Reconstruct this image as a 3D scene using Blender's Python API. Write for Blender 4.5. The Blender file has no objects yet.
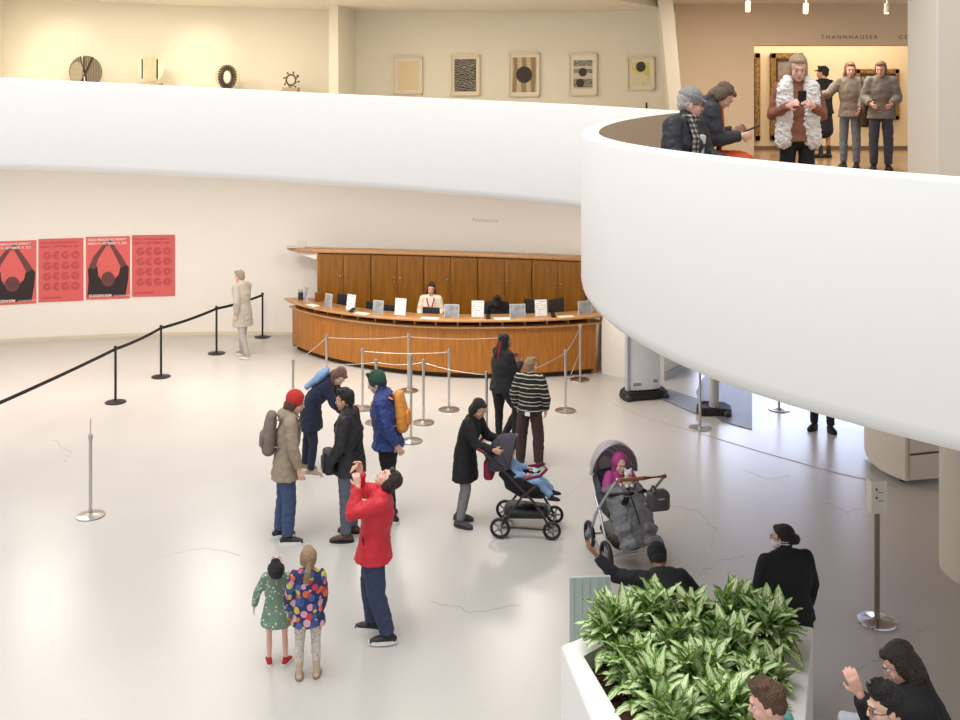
import bpy, bmesh, math, random
from mathutils import Vector, Matrix, noise
random.seed(7)
scn = bpy.context.scene
COL = scn.collection
PI = math.pi
R = math.radians
H = 5.1          # eye height above the rotunda floor
F = 1050.0       # focal length in pixels (960 px wide frame)

def fl(px, py, z=0.0):
    """ground (or level z) point that the photograph shows at px,py"""
    d = (H - z) * F / (py - 100.0)
    return Vector(((px - 480) / F * d, d, z))
def at(px, d, z=0.0):
    return Vector(((px - 480) / F * d, d, z))
def srgb(r, g, b):
    def c(v):
        v /= 255.0
        return v / 12.92 if v <= .04045 else ((v + .055) / 1.055) ** 2.4
    return (c(r), c(g), c(b), 1)

# ---------------------------------------------------------------- materials
MATS = {}
def mat(name, rgb, rough=.6, metal=0, bump=0, bscale=60, var=0, vscale=6, alpha=None, coat=0, sheen=0, emit=None):
    if name in MATS: return MATS[name]
    m = bpy.data.materials.new(name); m.use_nodes = True
    nt = m.node_tree; b = nt.nodes['Principled BSDF']
    c = srgb(*rgb)
    b.inputs['Base Color'].default_value = c
    b.inputs['Roughness'].default_value = rough
    b.inputs['Metallic'].default_value = metal
    if coat: b.inputs['Coat Weight'].default_value = coat
    if sheen: b.inputs['Sheen Weight'].default_value = sheen
    tc = nt.nodes.new('ShaderNodeTexCoord')
    n = nt.nodes.new('ShaderNodeTexNoise'); n.inputs['Scale'].default_value = vscale; n.inputs['Detail'].default_value = 4
    nt.links.new(tc.outputs['Object'], n.inputs['Vector'])
    mx = nt.nodes.new('ShaderNodeMix'); mx.data_type = 'RGBA'
    v = var if var else .04
    mx.inputs[6].default_value = tuple(max(0, x * (1 - v)) for x in c[:3]) + (1,)
    mx.inputs[7].default_value = tuple(min(1, x * (1 + v)) for x in c[:3]) + (1,)
    nt.links.new(n.outputs['Fac'], mx.inputs[0]); nt.links.new(mx.outputs[2], b.inputs['Base Color'])
    if bump:
        n2 = nt.nodes.new('ShaderNodeTexNoise'); n2.inputs['Scale'].default_value = bscale; n2.inputs['Detail'].default_value = 3
        nt.links.new(tc.outputs['Object'], n2.inputs['Vector'])
        bp = nt.nodes.new('ShaderNodeBump'); bp.inputs['Strength'].default_value = bump; bp.inputs['Distance'].default_value = .02
        nt.links.new(n2.outputs['Fac'], bp.inputs['Height']); nt.links.new(bp.outputs['Normal'], b.inputs['Normal'])
    if emit:
        b.inputs['Emission Color'].default_value = c; b.inputs['Emission Strength'].default_value = emit
    MATS[name] = m
    return m

def nodes(m):
    nt = m.node_tree
    return nt, nt.nodes['Principled BSDF'], (lambda t: nt.nodes.new('ShaderNode' + t)), nt.links.new

def ramp(nt, stops, interp='LINEAR'):
    r = nt.nodes.new('ShaderNodeValToRGB'); cr = r.color_ramp; cr.interpolation = interp
    while len(cr.elements) < len(stops): cr.elements.new(.5)
    for e, (p, c) in zip(cr.elements, stops):
        e.position = p; e.color = c if len(c) == 4 else (*c, 1)
    return r

def base_mat(name, rough=.6):
    m = bpy.data.materials.new(name); m.use_nodes = True
    m.node_tree.nodes['Principled BSDF'].inputs['Roughness'].default_value = rough
    MATS[name] = m
    return m

def fabric(name, rgb, rough=.85, bump=.35, bscale=14, var=.10, **k):
    return mat(name, rgb, rough, bump=bump, bscale=bscale, var=var, vscale=9, **k)

def wood_mat(name, dark, light, sc=1.0):
    m = base_mat(name, .38); nt, b, N, L = nodes(m)
    tc = N('TexCoord'); mp = N('Mapping'); L(tc.outputs['Object'], mp.inputs['Vector'])
    mp.inputs['Scale'].default_value = (9 * sc, 9 * sc, .8 * sc)
    n = N('TexNoise'); n.inputs['Scale'].default_value = 3; n.inputs['Detail'].default_value = 8; n.inputs['Distortion'].default_value = .6
    L(mp.outputs['Vector'], n.inputs['Vector'])
    r = ramp(nt, [(.25, srgb(*dark)), (.75, srgb(*light))]); L(n.outputs['Fac'], r.inputs['Fac'])
    L(r.outputs['Color'], b.inputs['Base Color'])
    b.inputs['Coat Weight'].default_value = .15; b.inputs['Coat Roughness'].default_value = .25
    return m

def floor_mat():
    m = base_mat('polished_terrazzo', .3); nt, b, N, L = nodes(m)
    t0 = N('TexCoord'); tc = N('Mapping'); tc.inputs['Location'].default_value = (31.3, 17.7, .37); L(t0.outputs['Object'], tc.inputs['Vector'])
    n1 = N('TexNoise'); n1.inputs['Scale'].default_value = .5; n1.inputs['Detail'].default_value = 2
    n2 = N('TexNoise'); n2.inputs['Scale'].default_value = 30; n2.inputs['Detail'].default_value = 1
    for n in (n1, n2): L(tc.outputs['Vector'], n.inputs['Vector'])
    r1 = ramp(nt, [(0, srgb(186, 183, 178)), (1, srgb(204, 200, 195))]); L(n1.outputs['Fac'], r1.inputs['Fac'])
    r2 = ramp(nt, [(.35, (.965, .96, .955, 1)), (.75, (1, 1, 1, 1))]); L(n2.outputs['Fac'], r2.inputs['Fac'])
    mx = N('Mix'); mx.data_type = 'RGBA'; mx.blend_type = 'MULTIPLY'; mx.inputs[0].default_value = 1
    L(r1.outputs['Color'], mx.inputs[6]); L(r2.outputs['Color'], mx.inputs[7])
    mx2 = mx
    L(mx2.outputs[2], b.inputs['Base Color'])
    rr = ramp(nt, [(0, (.28, .28, .28, 1)), (1, (.31, .31, .31, 1))]); L(n1.outputs['Fac'], rr.inputs['Fac']); L(rr.outputs['Color'], b.inputs['Roughness'])
    return m

# ---------------------------------------------------------------- mesh builder
BAKE = []
class MB:
    def __init__(s): s.bm = bmesh.new(); s.mi = 0
    def _f(s, vs):
        try:
            f = s.bm.faces.new(vs); f.material_index = s.mi; return f
        except ValueError: return None
    def box(s, c, d, rz=0, mx=None):
        c = Vector(c); q = Matrix.Rotation(rz, 3, 'Z')
        if mx is not None: q = mx
        vs = [s.bm.verts.new(c + q @ Vector((x * d[0] / 2, y * d[1] / 2, z * d[2] / 2))) for z in (-1, 1) for y in (-1, 1) for x in (-1, 1)]
        for a in ((0, 2, 3, 1), (4, 5, 7, 6), (0, 1, 5, 4), (2, 6, 7, 3), (0, 4, 6, 2), (1, 3, 7, 5)): s._f([vs[i] for i in a])
        return s
    def tube(s, pts, radii, xdir=(1, 0, 0), seg=14, round_=True, caps=True):
        pts = [Vector(p) for p in pts]
        rr = [(r, r) if not isinstance(r, tuple) else r for r in (radii if isinstance(radii, list) else [radii] * len(pts))]
        P = []; 
        n = len(pts)
        tg = []
        for i in range(n):
            t = pts[min(i + 1, n - 1)] - pts[max(i - 1, 0)]
            tg.append(t.normalized() if t.length > 1e-9 else Vector((0, 0, 1)))
        if round_ in (True, 'start'):
            for a in (0.98, .8, .45):
                k = math.sqrt(1 - a * a); m_ = min(rr[0])
                P.append((pts[0] - tg[0] * m_ * a, (rr[0][0] * k, rr[0][1] * k), tg[0]))
        for i in range(n): P.append((pts[i], rr[i], tg[i]))
        if round_ in (True, 'end'):
            for a in (.45, .8, .98):
                k = math.sqrt(1 - a * a); m_ = min(rr[-1])
                P.append((pts[-1] + tg[-1] * m_ * a, (rr[-1][0] * k, rr[-1][1] * k), tg[-1]))
        rings = []
        xd0 = Vector(xdir)
        for p, r, t in P:
            xd = xd0 - t * xd0.dot(t)
            if xd.length < .15:
                alt = Vector((0, 1, 0)) if abs(t.y) < .8 else Vector((0, 0, 1))
                xd = alt - t * alt.dot(t)
            xd.normalize(); yd = t.cross(xd)
            rings.append([s.bm.verts.new(p + xd * r[0] * math.cos(2 * PI * j / seg) + yd * r[1] * math.sin(2 * PI * j / seg)) for j in range(seg)])
        for a, b in zip(rings, rings[1:]):
            for j in range(seg): s._f([a[j], a[(j + 1) % seg], b[(j + 1) % seg], b[j]])
        if caps:
            s._f(rings[0][::-1]); s._f(rings[-1])
        return s
    def ell(s, c, r, mx=None, seg=16, rings=10):
        c = Vector(c); r = (r, r, r) if not isinstance(r, (tuple, list)) else r
        def tr(v): 
            v = Vector((v[0] * r[0], v[1] * r[1], v[2] * r[2]))
            return c + (mx @ v if mx is not None else v)
        top = s.bm.verts.new(tr((0, 0, 1))); bot = s.bm.verts.new(tr((0, 0, -1))); rs = []
        for i in range(1, rings):
            a = PI * i / rings
            rs.append([s.bm.verts.new(tr((math.sin(a) * math.cos(2 * PI * j / seg), math.sin(a) * math.sin(2 * PI * j / seg), math.cos(a)))) for j in range(seg)])
        for j in range(seg):
            s._f([top, rs[0][j], rs[0][(j + 1) % seg]]); s._f([bot, rs[-1][(j + 1) % seg], rs[-1][j]])
        for a, b in zip(rs, rs[1:]):
            for j in range(seg): s._f([a[j], b[j], b[(j + 1) % seg], a[(j + 1) % seg]])
        return s
    def lathe(s, c, prof, seg=40):
        c = Vector(c)
        rings = []
        for r, z in prof:
            if r < 1e-6: rings.append([s.bm.verts.new(c + Vector((0, 0, z)))])
            else: rings.append([s.bm.verts.new(c + Vector((r * math.cos(2 * PI * j / seg), r * math.sin(2 * PI * j / seg), z))) for j in range(seg)])
        for a, b in zip(rings, rings[1:]):
            for j in range(seg):
                k = (j + 1) % seg
                if len(a) == 1 and len(b) == 1: continue
                if len(a) == 1: s._f([a[0], b[k], b[j]])
                elif len(b) == 1: s._f([a[j], a[k], b[0]])
                else: s._f([a[j], a[k], b[k], b[j]])
        return s
    def prism(s, pts, z0, z1):
        n = len(pts)
        zz = lambda z, p: z(p[0], p[1]) if callable(z) else z
        a = [s.bm.verts.new((p[0], p[1], zz(z0, p))) for p in pts]; b = [s.bm.verts.new((p[0], p[1], zz(z1, p))) for p in pts]
        for i in range(n): s._f([a[i], a[(i + 1) % n], b[(i + 1) % n], b[i]])
        s._f(a[::-1]); s._f(b)
        return s
    def sweep(s, rows, closed_prof=True, end=True, slots=None):
        """rows: list of lists of 3d points (profile per station)"""
        vr = [[s.bm.verts.new(p) for p in row] for row in rows]
        n = len(vr[0])
        for a, b in zip(vr, vr[1:]):
            for j in range(n if closed_prof else n - 1):
                f = s._f([a[j], a[(j + 1) % n], b[(j + 1) % n], b[j]])
                if f and slots: f.material_index = slots[j]
        if end and closed_prof: s._f(vr[0][::-1]); s._f(vr[-1])
        return s
    def text(s, body, size, origin, xv, yv, nv, extrude=.002, align='LEFT', bold=0.0):
        cu = bpy.data.curves.new('lettering', 'FONT'); cu.body = body; cu.size = size; cu.extrude = extrude; cu.align_x = align; cu.offset = bold
        o = bpy.data.objects.new('lettering_tmp', cu); COL.objects.link(o)
        dg = bpy.context.evaluated_depsgraph_get(); dg.update()
        me = bpy.data.meshes.new_from_object(o.evaluated_get(dg))
        mx = Matrix((tuple(xv), tuple(yv), tuple(nv))).transposed()
        vs = [s.bm.verts.new(Vector(origin) + mx @ v.co) for v in me.vertices]
        for p in me.polygons: s._f([vs[i] for i in p.vertices])
        bpy.data.objects.remove(o); bpy.data.curves.remove(cu); bpy.data.meshes.remove(me)
        return s
    def build(s, name, m, parent=None, smooth=True, bevel=0, voxel=0, iters=2, disp=0, dscale=.08, loc=None, sub=0, solid=0):
        me = bpy.data.meshes.new(name)
        bmesh.ops.recalc_face_normals(s.bm, faces=s.bm.faces[:])
        s.bm.to_mesh(me); s.bm.free()
        ms = m if isinstance(m, list) else [m]
        for x in ms: me.materials.append(x)
        o = bpy.data.objects.new(name, me); COL.objects.link(o)
        if parent is not None: o.parent = parent
        if loc is not None: o.location = loc
        if smooth: me.shade_smooth() if hasattr(me, 'shade_smooth') else None
        if bevel:
            b = o.modifiers.new('b', 'BEVEL'); b.width = bevel; b.segments = 2; b.limit_method = 'ANGLE'; b.angle_limit = R(40); b.harden_normals = True
        if solid:
            b = o.modifiers.new('s', 'SOLIDIFY'); b.thickness = solid; b.offset = 0
        if sub:
            b = o.modifiers.new('u', 'SUBSURF'); b.levels = sub; b.render_levels = sub
        if voxel:
            b = o.modifiers.new('r', 'REMESH'); b.mode = 'VOXEL'; b.voxel_size = voxel; b.use_smooth_shade = True
            if iters:
                b = o.modifiers.new('m', 'SMOOTH'); b.factor = .5; b.iterations = iters
            if disp:
                tx = bpy.data.textures.get('clouds%g' % dscale) or bpy.data.textures.new('clouds%g' % dscale, 'CLOUDS')
                tx.noise_scale = dscale; tx.noise_depth = 1
                b = o.modifiers.new('d', 'DISPLACE'); b.texture = tx; b.strength = disp; b.mid_level = .5
        if voxel or sub or solid or bevel: BAKE.append(o)
        elif smooth and not voxel:
            pass
        if smooth and not (voxel or sub):
            AUTO.append(o)
        return o
AUTO = []

def bake_all():
    dg = bpy.context.evaluated_depsgraph_get(); dg.update()
    new = [(o, bpy.data.meshes.new_from_object(o.evaluated_get(dg), depsgraph=dg)) for o in BAKE]
    for o, me in new:
        old = o.data; o.modifiers.clear(); o.data = me; me.name = o.name
        if old.users == 0: bpy.data.meshes.remove(old)
    for o in AUTO:
        me = o.data
        if any(True for _ in me.polygons):
            try: me.set_sharp_from_angle(angle=R(38))
            except Exception: pass

def tag(o, label=None, cat=None, group=None, kind=None):
    if label: o['label'] = label
    if cat: o['category'] = cat
    if group: o['group'] = group
    if kind: o['kind'] = kind
    return o
def thing(name, label, cat, loc=(0, 0, 0), rz=0, group=None):
    o = bpy.data.objects.new(name, None); COL.objects.link(o); o.empty_display_size = .1
    o.location = loc; o.rotation_euler = (0, 0, rz)
    return tag(o, label, cat, group)
def struct(mb, name, m, **k):
    return tag(mb.build(name, m, **k), kind='structure')
def copy_tree(o, parent=None):
    c = o.copy(); COL.objects.link(c)
    if parent is not None: c.parent = parent
    for ch in list(o.children): copy_tree(ch, c)
    return c

# ---------------------------------------------------------------- shared materials
WHITE = mat('white_plaster', (243, 242, 240), .55, var=.01)
WALLM = mat('warm_white_wall', (238, 233, 227), .8, var=.01)
UPWALL = mat('gallery_cream_wall', (230, 225, 212), .8, var=.012)
TANWALL = mat('tan_wall', (214, 196, 172), .8, var=.012)
CREAM = mat('thannhauser_cream_wall', (236, 218, 184), .8, var=.012)
CEILM = mat('ceiling_plaster', (222, 216, 206), .8, var=.01)
INNERM = mat('parapet_inner_tan', (196, 182, 162), .8, var=.012)  # tan tone for the parapet inner faces, outer faces stay white
FLOOR = floor_mat()
FLOOR2 = mat('gallery_floor', (170, 142, 112), .22, var=.06, vscale=3)
STEEL = mat('brushed_steel', (198, 196, 192), .3, metal=1, var=.05, vscale=30)
BLACKP = mat('black_powder_coat', (28, 28, 30), .45)
BLACKPL = mat('black_plastic', (24, 24, 26), .5)
DARKG = mat('dark_grey_plastic', (52, 52, 56), .5)
CHERRY = wood_mat('cherry_veneer', (152, 90, 18), (190, 122, 42))
CHERRYD = wood_mat('dark_cherry_veneer', (112, 64, 14), (140, 86, 24))
CHERRYL = wood_mat('light_cherry_top', (172, 122, 70), (198, 150, 98))
PAPER = mat('white_paper', (240, 240, 238), .6)
BELT = mat('black_webbing', (22, 22, 24), .8)
CORDM = mat('silver_cord', (200, 194, 186), .4, metal=.6)
# ================================================================= SETTING
CX, CY = -5.2, 6.5                       # centre of the spiral
def ray_circle(px, Rr):
    """point at which the sight line through px meets the circle Rr (far side)"""
    k = (px - 480) / F
    A = 1 + k * k; B = -2 * (k * CX + CY); C = CX * CX + CY * CY - Rr * Rr
    y = (-B + math.sqrt(B * B - 4 * A * C)) / (2 * A)
    return Vector((k * y, y, 0))
def ang(p): return math.atan2(p.y - CY, p.x - CX)
def lerp_tab(t, tab):
    if t <= tab[0][0]: return tab[0][1] + (t - tab[0][0]) * (tab[1][1] - tab[0][1]) / (tab[1][0] - tab[0][0])
    for (a, va), (b, vb) in zip(tab, tab[1:]):
        if t <= b: return va + (vb - va) * (t - a) / (b - a)
    (a, va), (b, vb) = tab[-2:]
    return vb + (t - b) * (vb - va) / (b - a)
# parapet top height by angle (degrees)
ZT = [(45, 4.955), (53, 5.03), (62.5, 5.10), (76.2, 5.21), (90, 5.34), (104, 5.47), (140, 5.82)]
def ztop(a): return lerp_tab(math.degrees(a), ZT)

# --- floor
m = MB(); m.prism([(-16, -3), (13, -3), (13, 27), (-16, 27)], -.2, 0)
struct(m, 'floor', FLOOR, smooth=False)

# --- rear outer wall (ground floor + level 2), a cylinder round the spiral centre
RW = 16.4
def wall_arc(a0, a1, r0, r1, z0, z1, n):
    rows = []
    for i in range(n + 1):
        a = R(a0 + (a1 - a0) * i / n); c, s_ = math.cos(a), math.sin(a)
        zb = z0(a) if callable(z0) else z0; zt = z1(a) if callable(z1) else z1
        rows.append([(CX + r0 * c, CY + r0 * s_, zb), (CX + r1 * c, CY + r1 * s_, zb), (CX + r1 * c, CY + r1 * s_, zt), (CX + r0 * c, CY + r0 * s_, zt)])
    return rows
m = MB(); m.sweep(wall_arc(57.2, 150, RW, RW + .3, 0, lambda a: ztop(a) - 1.15, 80)); struct(m, 'wall_rear', WALLM)
m = MB(); m.sweep(wall_arc(57.2, 150, RW, RW + .3, lambda a: ztop(a) - 1.15, lambda a: ztop(a) + 1.9, 80)); struct(m, 'wall_rear_upper', UPWALL)
m = MB(); m.sweep(wall_arc(62, 150, RW - .28, RW, 0, .05, 80)); struct(m, 'baseboard_rear', mat('stone_base', (206, 196, 178), .5))
# --- sloping floor slab of the ramp and the ceiling above it
m = MB(); m.sweep(wall_arc(57.4, 150, 11.1, RW + .05, lambda a: ztop(a) - 1.28, lambda a: ztop(a) - .95, 80)); struct(m, 'floor_ramp', CEILM)
m = MB(); m.sweep(wall_arc(57.2, 150, 11.3, RW + .3, lambda a: ztop(a) + 1.78, lambda a: ztop(a) + 2.1, 80)); struct(m, 'ceiling_ramp', CEILM)
# --- ramp parapet (ribbon)
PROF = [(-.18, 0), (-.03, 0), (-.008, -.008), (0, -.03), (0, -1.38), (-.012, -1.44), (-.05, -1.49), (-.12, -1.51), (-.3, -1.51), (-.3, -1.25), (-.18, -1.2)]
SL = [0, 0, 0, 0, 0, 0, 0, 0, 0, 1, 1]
rows = []
for i in range(121):
    a = R(44.0 + (150 - 44) * i / 120); c, s_ = math.cos(a), math.sin(a); z = ztop(a)
    rows.append([(CX + (11 - n) * c, CY + (11 - n) * s_, z + dz) for n, dz in PROF])
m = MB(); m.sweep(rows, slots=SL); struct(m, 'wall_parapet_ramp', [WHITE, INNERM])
# --- bulging balcony parapet
BX, BY, BR = 7.405, 10.13, 6.4
a_join = math.atan2(14.3 - BY, 2.55 - BX); a_end = math.atan2(4.0 - BY, 6.0 - BX) + 2 * PI
a_join = a_join if a_join > 0 else a_join + 2 * PI
def bz(a):
    d = math.degrees(a)
    return lerp_tab(d, [(139, 4.93), (175, 4.76), (222.5, 4.66), (260, 4.54)])
rows = []
for i in range(141):
    a = a_join - R(1.5) + (a_end - a_join + R(1.5)) * i / 140; c, s_ = math.cos(a), math.sin(a)
    z = bz(a); ex = lerp_tab(math.degrees(a), [(139, 0), (165, .08), (205, .085), (222.5, .035), (260, .03)])
    rows.append([(BX + (BR + n) * c, BY + (BR + n) * s_, z + dz - (ex if dz < -1 else 0)) for n, dz in PROF])
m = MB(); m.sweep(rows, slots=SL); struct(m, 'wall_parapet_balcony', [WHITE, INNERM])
# --- upper floor inside the bulge and towards the galleries
def fz(x, y): return lerp_tab(y, [(4, 3.72), (8, 3.80), (12, 3.90), (16, 4.0), (19, 4.02), (23.5, 4.02)])
top = []; ys = [4.6 + i * .35 for i in range(56)]
m = MB(); ra = []
for y in ys:
    if y < 14.3: xl = BX - math.sqrt(max(.01, 6.3 ** 2 - (y - BY) ** 2))
    elif y < 15.8: xl = CX + math.sqrt(11.1 ** 2 - (y - CY) ** 2)
    elif y < 20.3: xl = .73 + (y - 15.8) * (3.64 - .73) / 4.5
    else: xl = 3.64
    z = fz(0, y)
    ra.append([(xl, y, z), (10.5, y, z), (10.5, y, z - .35), (xl, y, z - .35)])
m.sweep(ra); struct(m, 'floor_upper', [FLOOR2], smooth=False)
m = MB(); m.prism([(2.7, 11.6), (4.6, 10.4), (10.5, 9.8), (10.5, 23.4), (3.6, 23.4), (3.6, 20.3), (.9, 15.9), (2.5, 14.5)], 6.98, 7.3); struct(m, 'ceiling_upper', CEILM, smooth=False)
# --- tan wall with the opening into the gallery
YW = 20.5
def X(px, d): return (px - 480) / F * d
m = MB()
m.box(((3.62 + X(754, YW)) / 2, YW + .2, 5.5), (X(754, YW) - 3.62, .4, 3.0))
m.box(((X(754, YW) + 9.8) / 2, YW + .2, (6.17 + 7.0) / 2), (9.8 - X(754, YW), .4, .83))
struct(m, 'wall_tan', TANWALL, smooth=False)
m = MB(); m.box((7.3, 22.75, 5.5), (6.6, .3, 3.0)); struct(m, 'wall_gallery', CREAM, smooth=False)
m = MB(); m.box((4.9, 21.8, 5.5), (.3, 1.8, 3.0)); m.box((10.2, 21.8, 5.5), (.3, 1.8, 3.0)); struct(m, 'wall_gallery_side', CREAM, smooth=False)
m = MB(); m.box((7.3, 21.7, 6.9), (6.0, 2.0, .12)); struct(m, 'ceiling_gallery', CREAM, smooth=False)
m = MB(); m.box((7.3, 22.58, 4.06), (6.2, .04, .1)); m.box((4.2, YW - .02, 4.06), (1.1, .04, .1)); struct(m, 'baseboard_gallery', mat('dark_base', (120, 100, 78), .6), smooth=False)
# --- radial web walls on level 2
def web(x0, y0, x1, y1, w, z0, z1, shear, name):
    mm = MB(); d = Vector((x1 - x0, y1 - y0, 0)).normalized(); n = Vector((-d.y, d.x, 0)) * w / 2
    a, b = Vector((x0, y0, 0)), Vector((x1, y1, 0))
    q = [a + n, a - n, b - n, b + n]
    lo = [mm.bm.verts.new((p.x, p.y, z0)) for p in q]; hi = [mm.bm.verts.new((p.x + shear, p.y, z1)) for p in q]
    for i in range(4): mm._f([lo[i], lo[(i + 1) % 4], hi[(i + 1) % 4], hi[i]])
    mm._f(lo[::-1]); mm._f(hi)
    struct(mm, name, UPWALL, smooth=False)
web(-3.0, 21.5, -2.72, 23.1, .2, 4.1, 7.2, 0, 'wall_web_middle')
web(3.62, 18.9, 3.85, 20.7, .24, 4.0, 7.0, -.28, 'wall_web_right')
web(-9.75, 20.9, -10.3, 22.6, .2, 4.3, 7.4, 0, 'wall_web_left')
# --- big pier at right: square above the balcony floor, rounded on the ground floor
m = MB(); m.box((5.5, 10.87, 5.5), (1.86, .74, 3.6)); struct(m, 'wall_pier_upper', mat('pier_paint', (226, 220, 208), .7, var=.01), smooth=False, bevel=.02)
m = MB(); pr = []
for i in range(48):
    a = 2 * PI * i / 48; pr.append((5.93 + math.copysign(abs(math.cos(a)) ** .8, math.cos(a)) * .92, 11.3 + math.copysign(abs(math.sin(a)) ** .8, math.sin(a)) * .62))
m.prism(pr, 0, 3.5); struct(m, 'wall_pier_ground', mat('pier_paint_ground', (228, 220, 206), .7, var=.01))
# --- white wall right of the desk
m = MB(); base = [(2.32, 21.1), (2.27, 19.55), (2.75, 19.15), (3.35, 19.12), (4.15, 20.4), (4.5, 22.4), (4.3, 22.4), (4.0, 20.6), (3.2, 19.4), (2.8, 19.4), (2.5, 19.65), (2.5, 21.1)]
m.prism(base, 0, 3.6); struct(m, 'wall_right', mat('white_wall_right', (236, 230, 222), .75, var=.01), smooth=False)
m = MB(); m.sweep([[(x, y, .0), (x - .02, y - .04, .0), (x - .02, y - .04, .12), (x, y, .12)] for x, y in ((3.37, 19.10), (4.18, 20.38), (4.53, 22.4))]); struct(m, 'baseboard_right', mat('base_blue_grey', (196, 200, 212), .5), smooth=False)
# --- entrance wall with glazed doors far right, daylight outside
FR = mat('bronze_door_frame', (70, 66, 62), .4, metal=.6)
m = MB()
m.box((8.0, 22.5, 3.1), (7.4, .2, .9)); m.box((10.6, 22.5, 1.4), (1.6, .2, 2.8)); struct(m, 'wall_entrance', WHITE, smooth=False)
m = MB()
for i in range(5): m.box((4.6 + i * 1.27, 22.45, 1.33), (.07, .1, 2.66))
m.box((7.15, 22.45, 2.63), (5.2, .1, .07)); m.box((7.15, 22.45, .04), (5.2, .1, .08)); struct(m, 'window_1', FR, smooth=False)
GL = bpy.data.materials.new('clear_glass'); GL.use_nodes = True
nt = GL.node_tree; nt.nodes.clear()
o_ = nt.nodes.new('ShaderNodeOutputMaterial'); mxs = nt.nodes.new('ShaderNodeMixShader'); tr = nt.nodes.new('ShaderNodeBsdfTransparent'); gs = nt.nodes.new('ShaderNodeBsdfGlossy'); fr = nt.nodes.new('ShaderNodeFresnel')
gs.inputs['Roughness'].default_value = .02; fr.inputs['IOR'].default_value = 1.4
nt.links.new(fr.outputs[0], mxs.inputs[0]); nt.links.new(tr.outputs[0], mxs.inputs[1]); nt.links.new(gs.outputs[0], mxs.inputs[2]); nt.links.new(mxs.outputs[0], o_.inputs[0])
m = MB(); m.box((7.15, 22.45, 1.33), (5.0, .012, 2.55)); struct(m, 'window_2', GL, smooth=False)
# floor inlay joint and entrance mats
m = MB()
pts = [fl(600, 398), fl(640, 416), fl(694, 432), fl(760, 452), fl(832, 472), fl(900, 488)]
m.sweep([[p + Vector((0, 0, .001)), p + Vector((.012, .03, .001)), p + Vector((.012, .03, .004)), p + Vector((0, 0, .004))] for p in pts])
struct(m, 'trim_1', mat('floor_joint', (190, 182, 172), .5), smooth=False)
rc = random.Random(11)
for ci, path in enumerate((((628, 560), (650, 540), (672, 532), (690, 512)), ((668, 505), (700, 512), (716, 530), (712, 548)), ((700, 575), (722, 560), (748, 556)), ((840, 690), (862, 668), (884, 655), (905, 640), (930, 628)), ((742, 470), (768, 480), (790, 476)),
        ((560, 500), (590, 478), (604, 470)), ((52, 440), (70, 452), (66, 462)), ((430, 600), (470, 612), (520, 606)), ((150, 560), (200, 548), (240, 556)), ((690, 600), (710, 620), (740, 628)), ((440, 400), (470, 412), (480, 426)), ((820, 500), (846, 512), (862, 508)))):
    P_ = [fl(*q) for q in path]; Q = []
    for a_, b_ in zip(P_, P_[1:]):
        for k_ in range(7): Q.append(a_.lerp(b_, k_ / 7) + Vector((rc.uniform(-.03, .03), rc.uniform(-.04, .04), 0)))
    Q.append(P_[-1]); m = MB()
    m.sweep([[p + Vector((0, 0, .0006)), p + Vector((.003, .005, .0006)), p + Vector((.003, .005, .0014)), p + Vector((0, 0, .0014))] for p in Q])
    struct(m, 'trim_%d' % (ci + 2), mat('floor_crack', (150, 138, 124), .7), smooth=False)
MATM = mat('ribbed_entry_mat', (120, 122, 134), .5, bump=.2, bscale=120)

# --- lettering on the walls
WL = ray_circle(485, RW - .002)
m = MB(); nn = Vector((CX - WL.x, CY - WL.y, 0)).normalized(); xv = Vector((-nn.y, nn.x, 0))
xv = xv if xv.x > 0 else -xv
m.text('Admissions', .125, (WL.x, WL.y, H - 122 * WL.y / F), xv, (0, 0, 1), -xv.cross(Vector((0, 0, 1))) * -1, align='CENTER')
tag(m.build('wall_lettering', mat('pale_grey_lettering', (196, 184, 168), .6), smooth=False), 'small pale grey word Admissions on the wall above the desk cabinets', 'lettering')
for word, xx in (('T H A N N H A U S E R', 0), ('C O L L E C T I O N', 1.52)):
    m = MB(); m.text(word, .11, (X(821, YW) + xx, YW - .004, H + 61 * YW / F), (1, 0, 0), (0, 0, 1), (0, -1, 0))
    tag(m.build('wall_lettering', mat('bronze_lettering', (122, 102, 80), .5, metal=.3), smooth=False), 'spaced capital letters ' + ('THANNHAUSER above the gallery opening' if not xx else 'COLLECTION running behind the right pier'), 'lettering')

# ================================================================= ADMISSIONS DESK
DX, DY, DR = .27, 23.95, 4.77
def dp(a, r, z):
    if z > .3: z -= .09 * max(0, min(1, -a / .99)) * min(1, (z - .3) / .6)
    return Vector((DX + r * math.sin(a), DY - r * math.cos(a), z))     # a=0 points to the camera
aL = -math.atan2(3.85 + DX, DY - 21.55); aR = math.atan2(2.15 - DX, DY - 19.6)
def ring(r0, r1, z0, z1, a0, a1, n=70, taper=False):
    rows = []
    for i in range(n + 1):
        t = i / n; a = a0 + (a1 - a0) * t
        q0 = r0
        if taper:
            e = min(t, 1 - t) / .05
            if e < 1: q0 = r1 - (r1 - r0) * (.12 + .88 * math.sin(e * PI / 2))
        rows.append([dp(a, q0, z0), dp(a, r1, z0), dp(a, r1, z1), dp(a, q0, z1)])
    return rows
desk = thing('reception_desk', 'long curved cherry wood admissions desk with an overhanging counter', 'desk', dp(0, DR, 0))
off = -dp(0, DR, 0)
def sh(rows): return [[Vector(p) + off for p in r] for r in rows]
m = MB(); m.sweep(sh(ring(DR - .1, DR, .1, .93, aL, aR))); m.build('front_panel', CHERRY, desk)
m = MB(); m.sweep(sh(ring(DR - .18, DR - .09, 0, .11, aL + .01, aR - .01))); m.build('toe_kick', mat('toe_kick_brown', (66, 44, 28), .7), desk)
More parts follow.
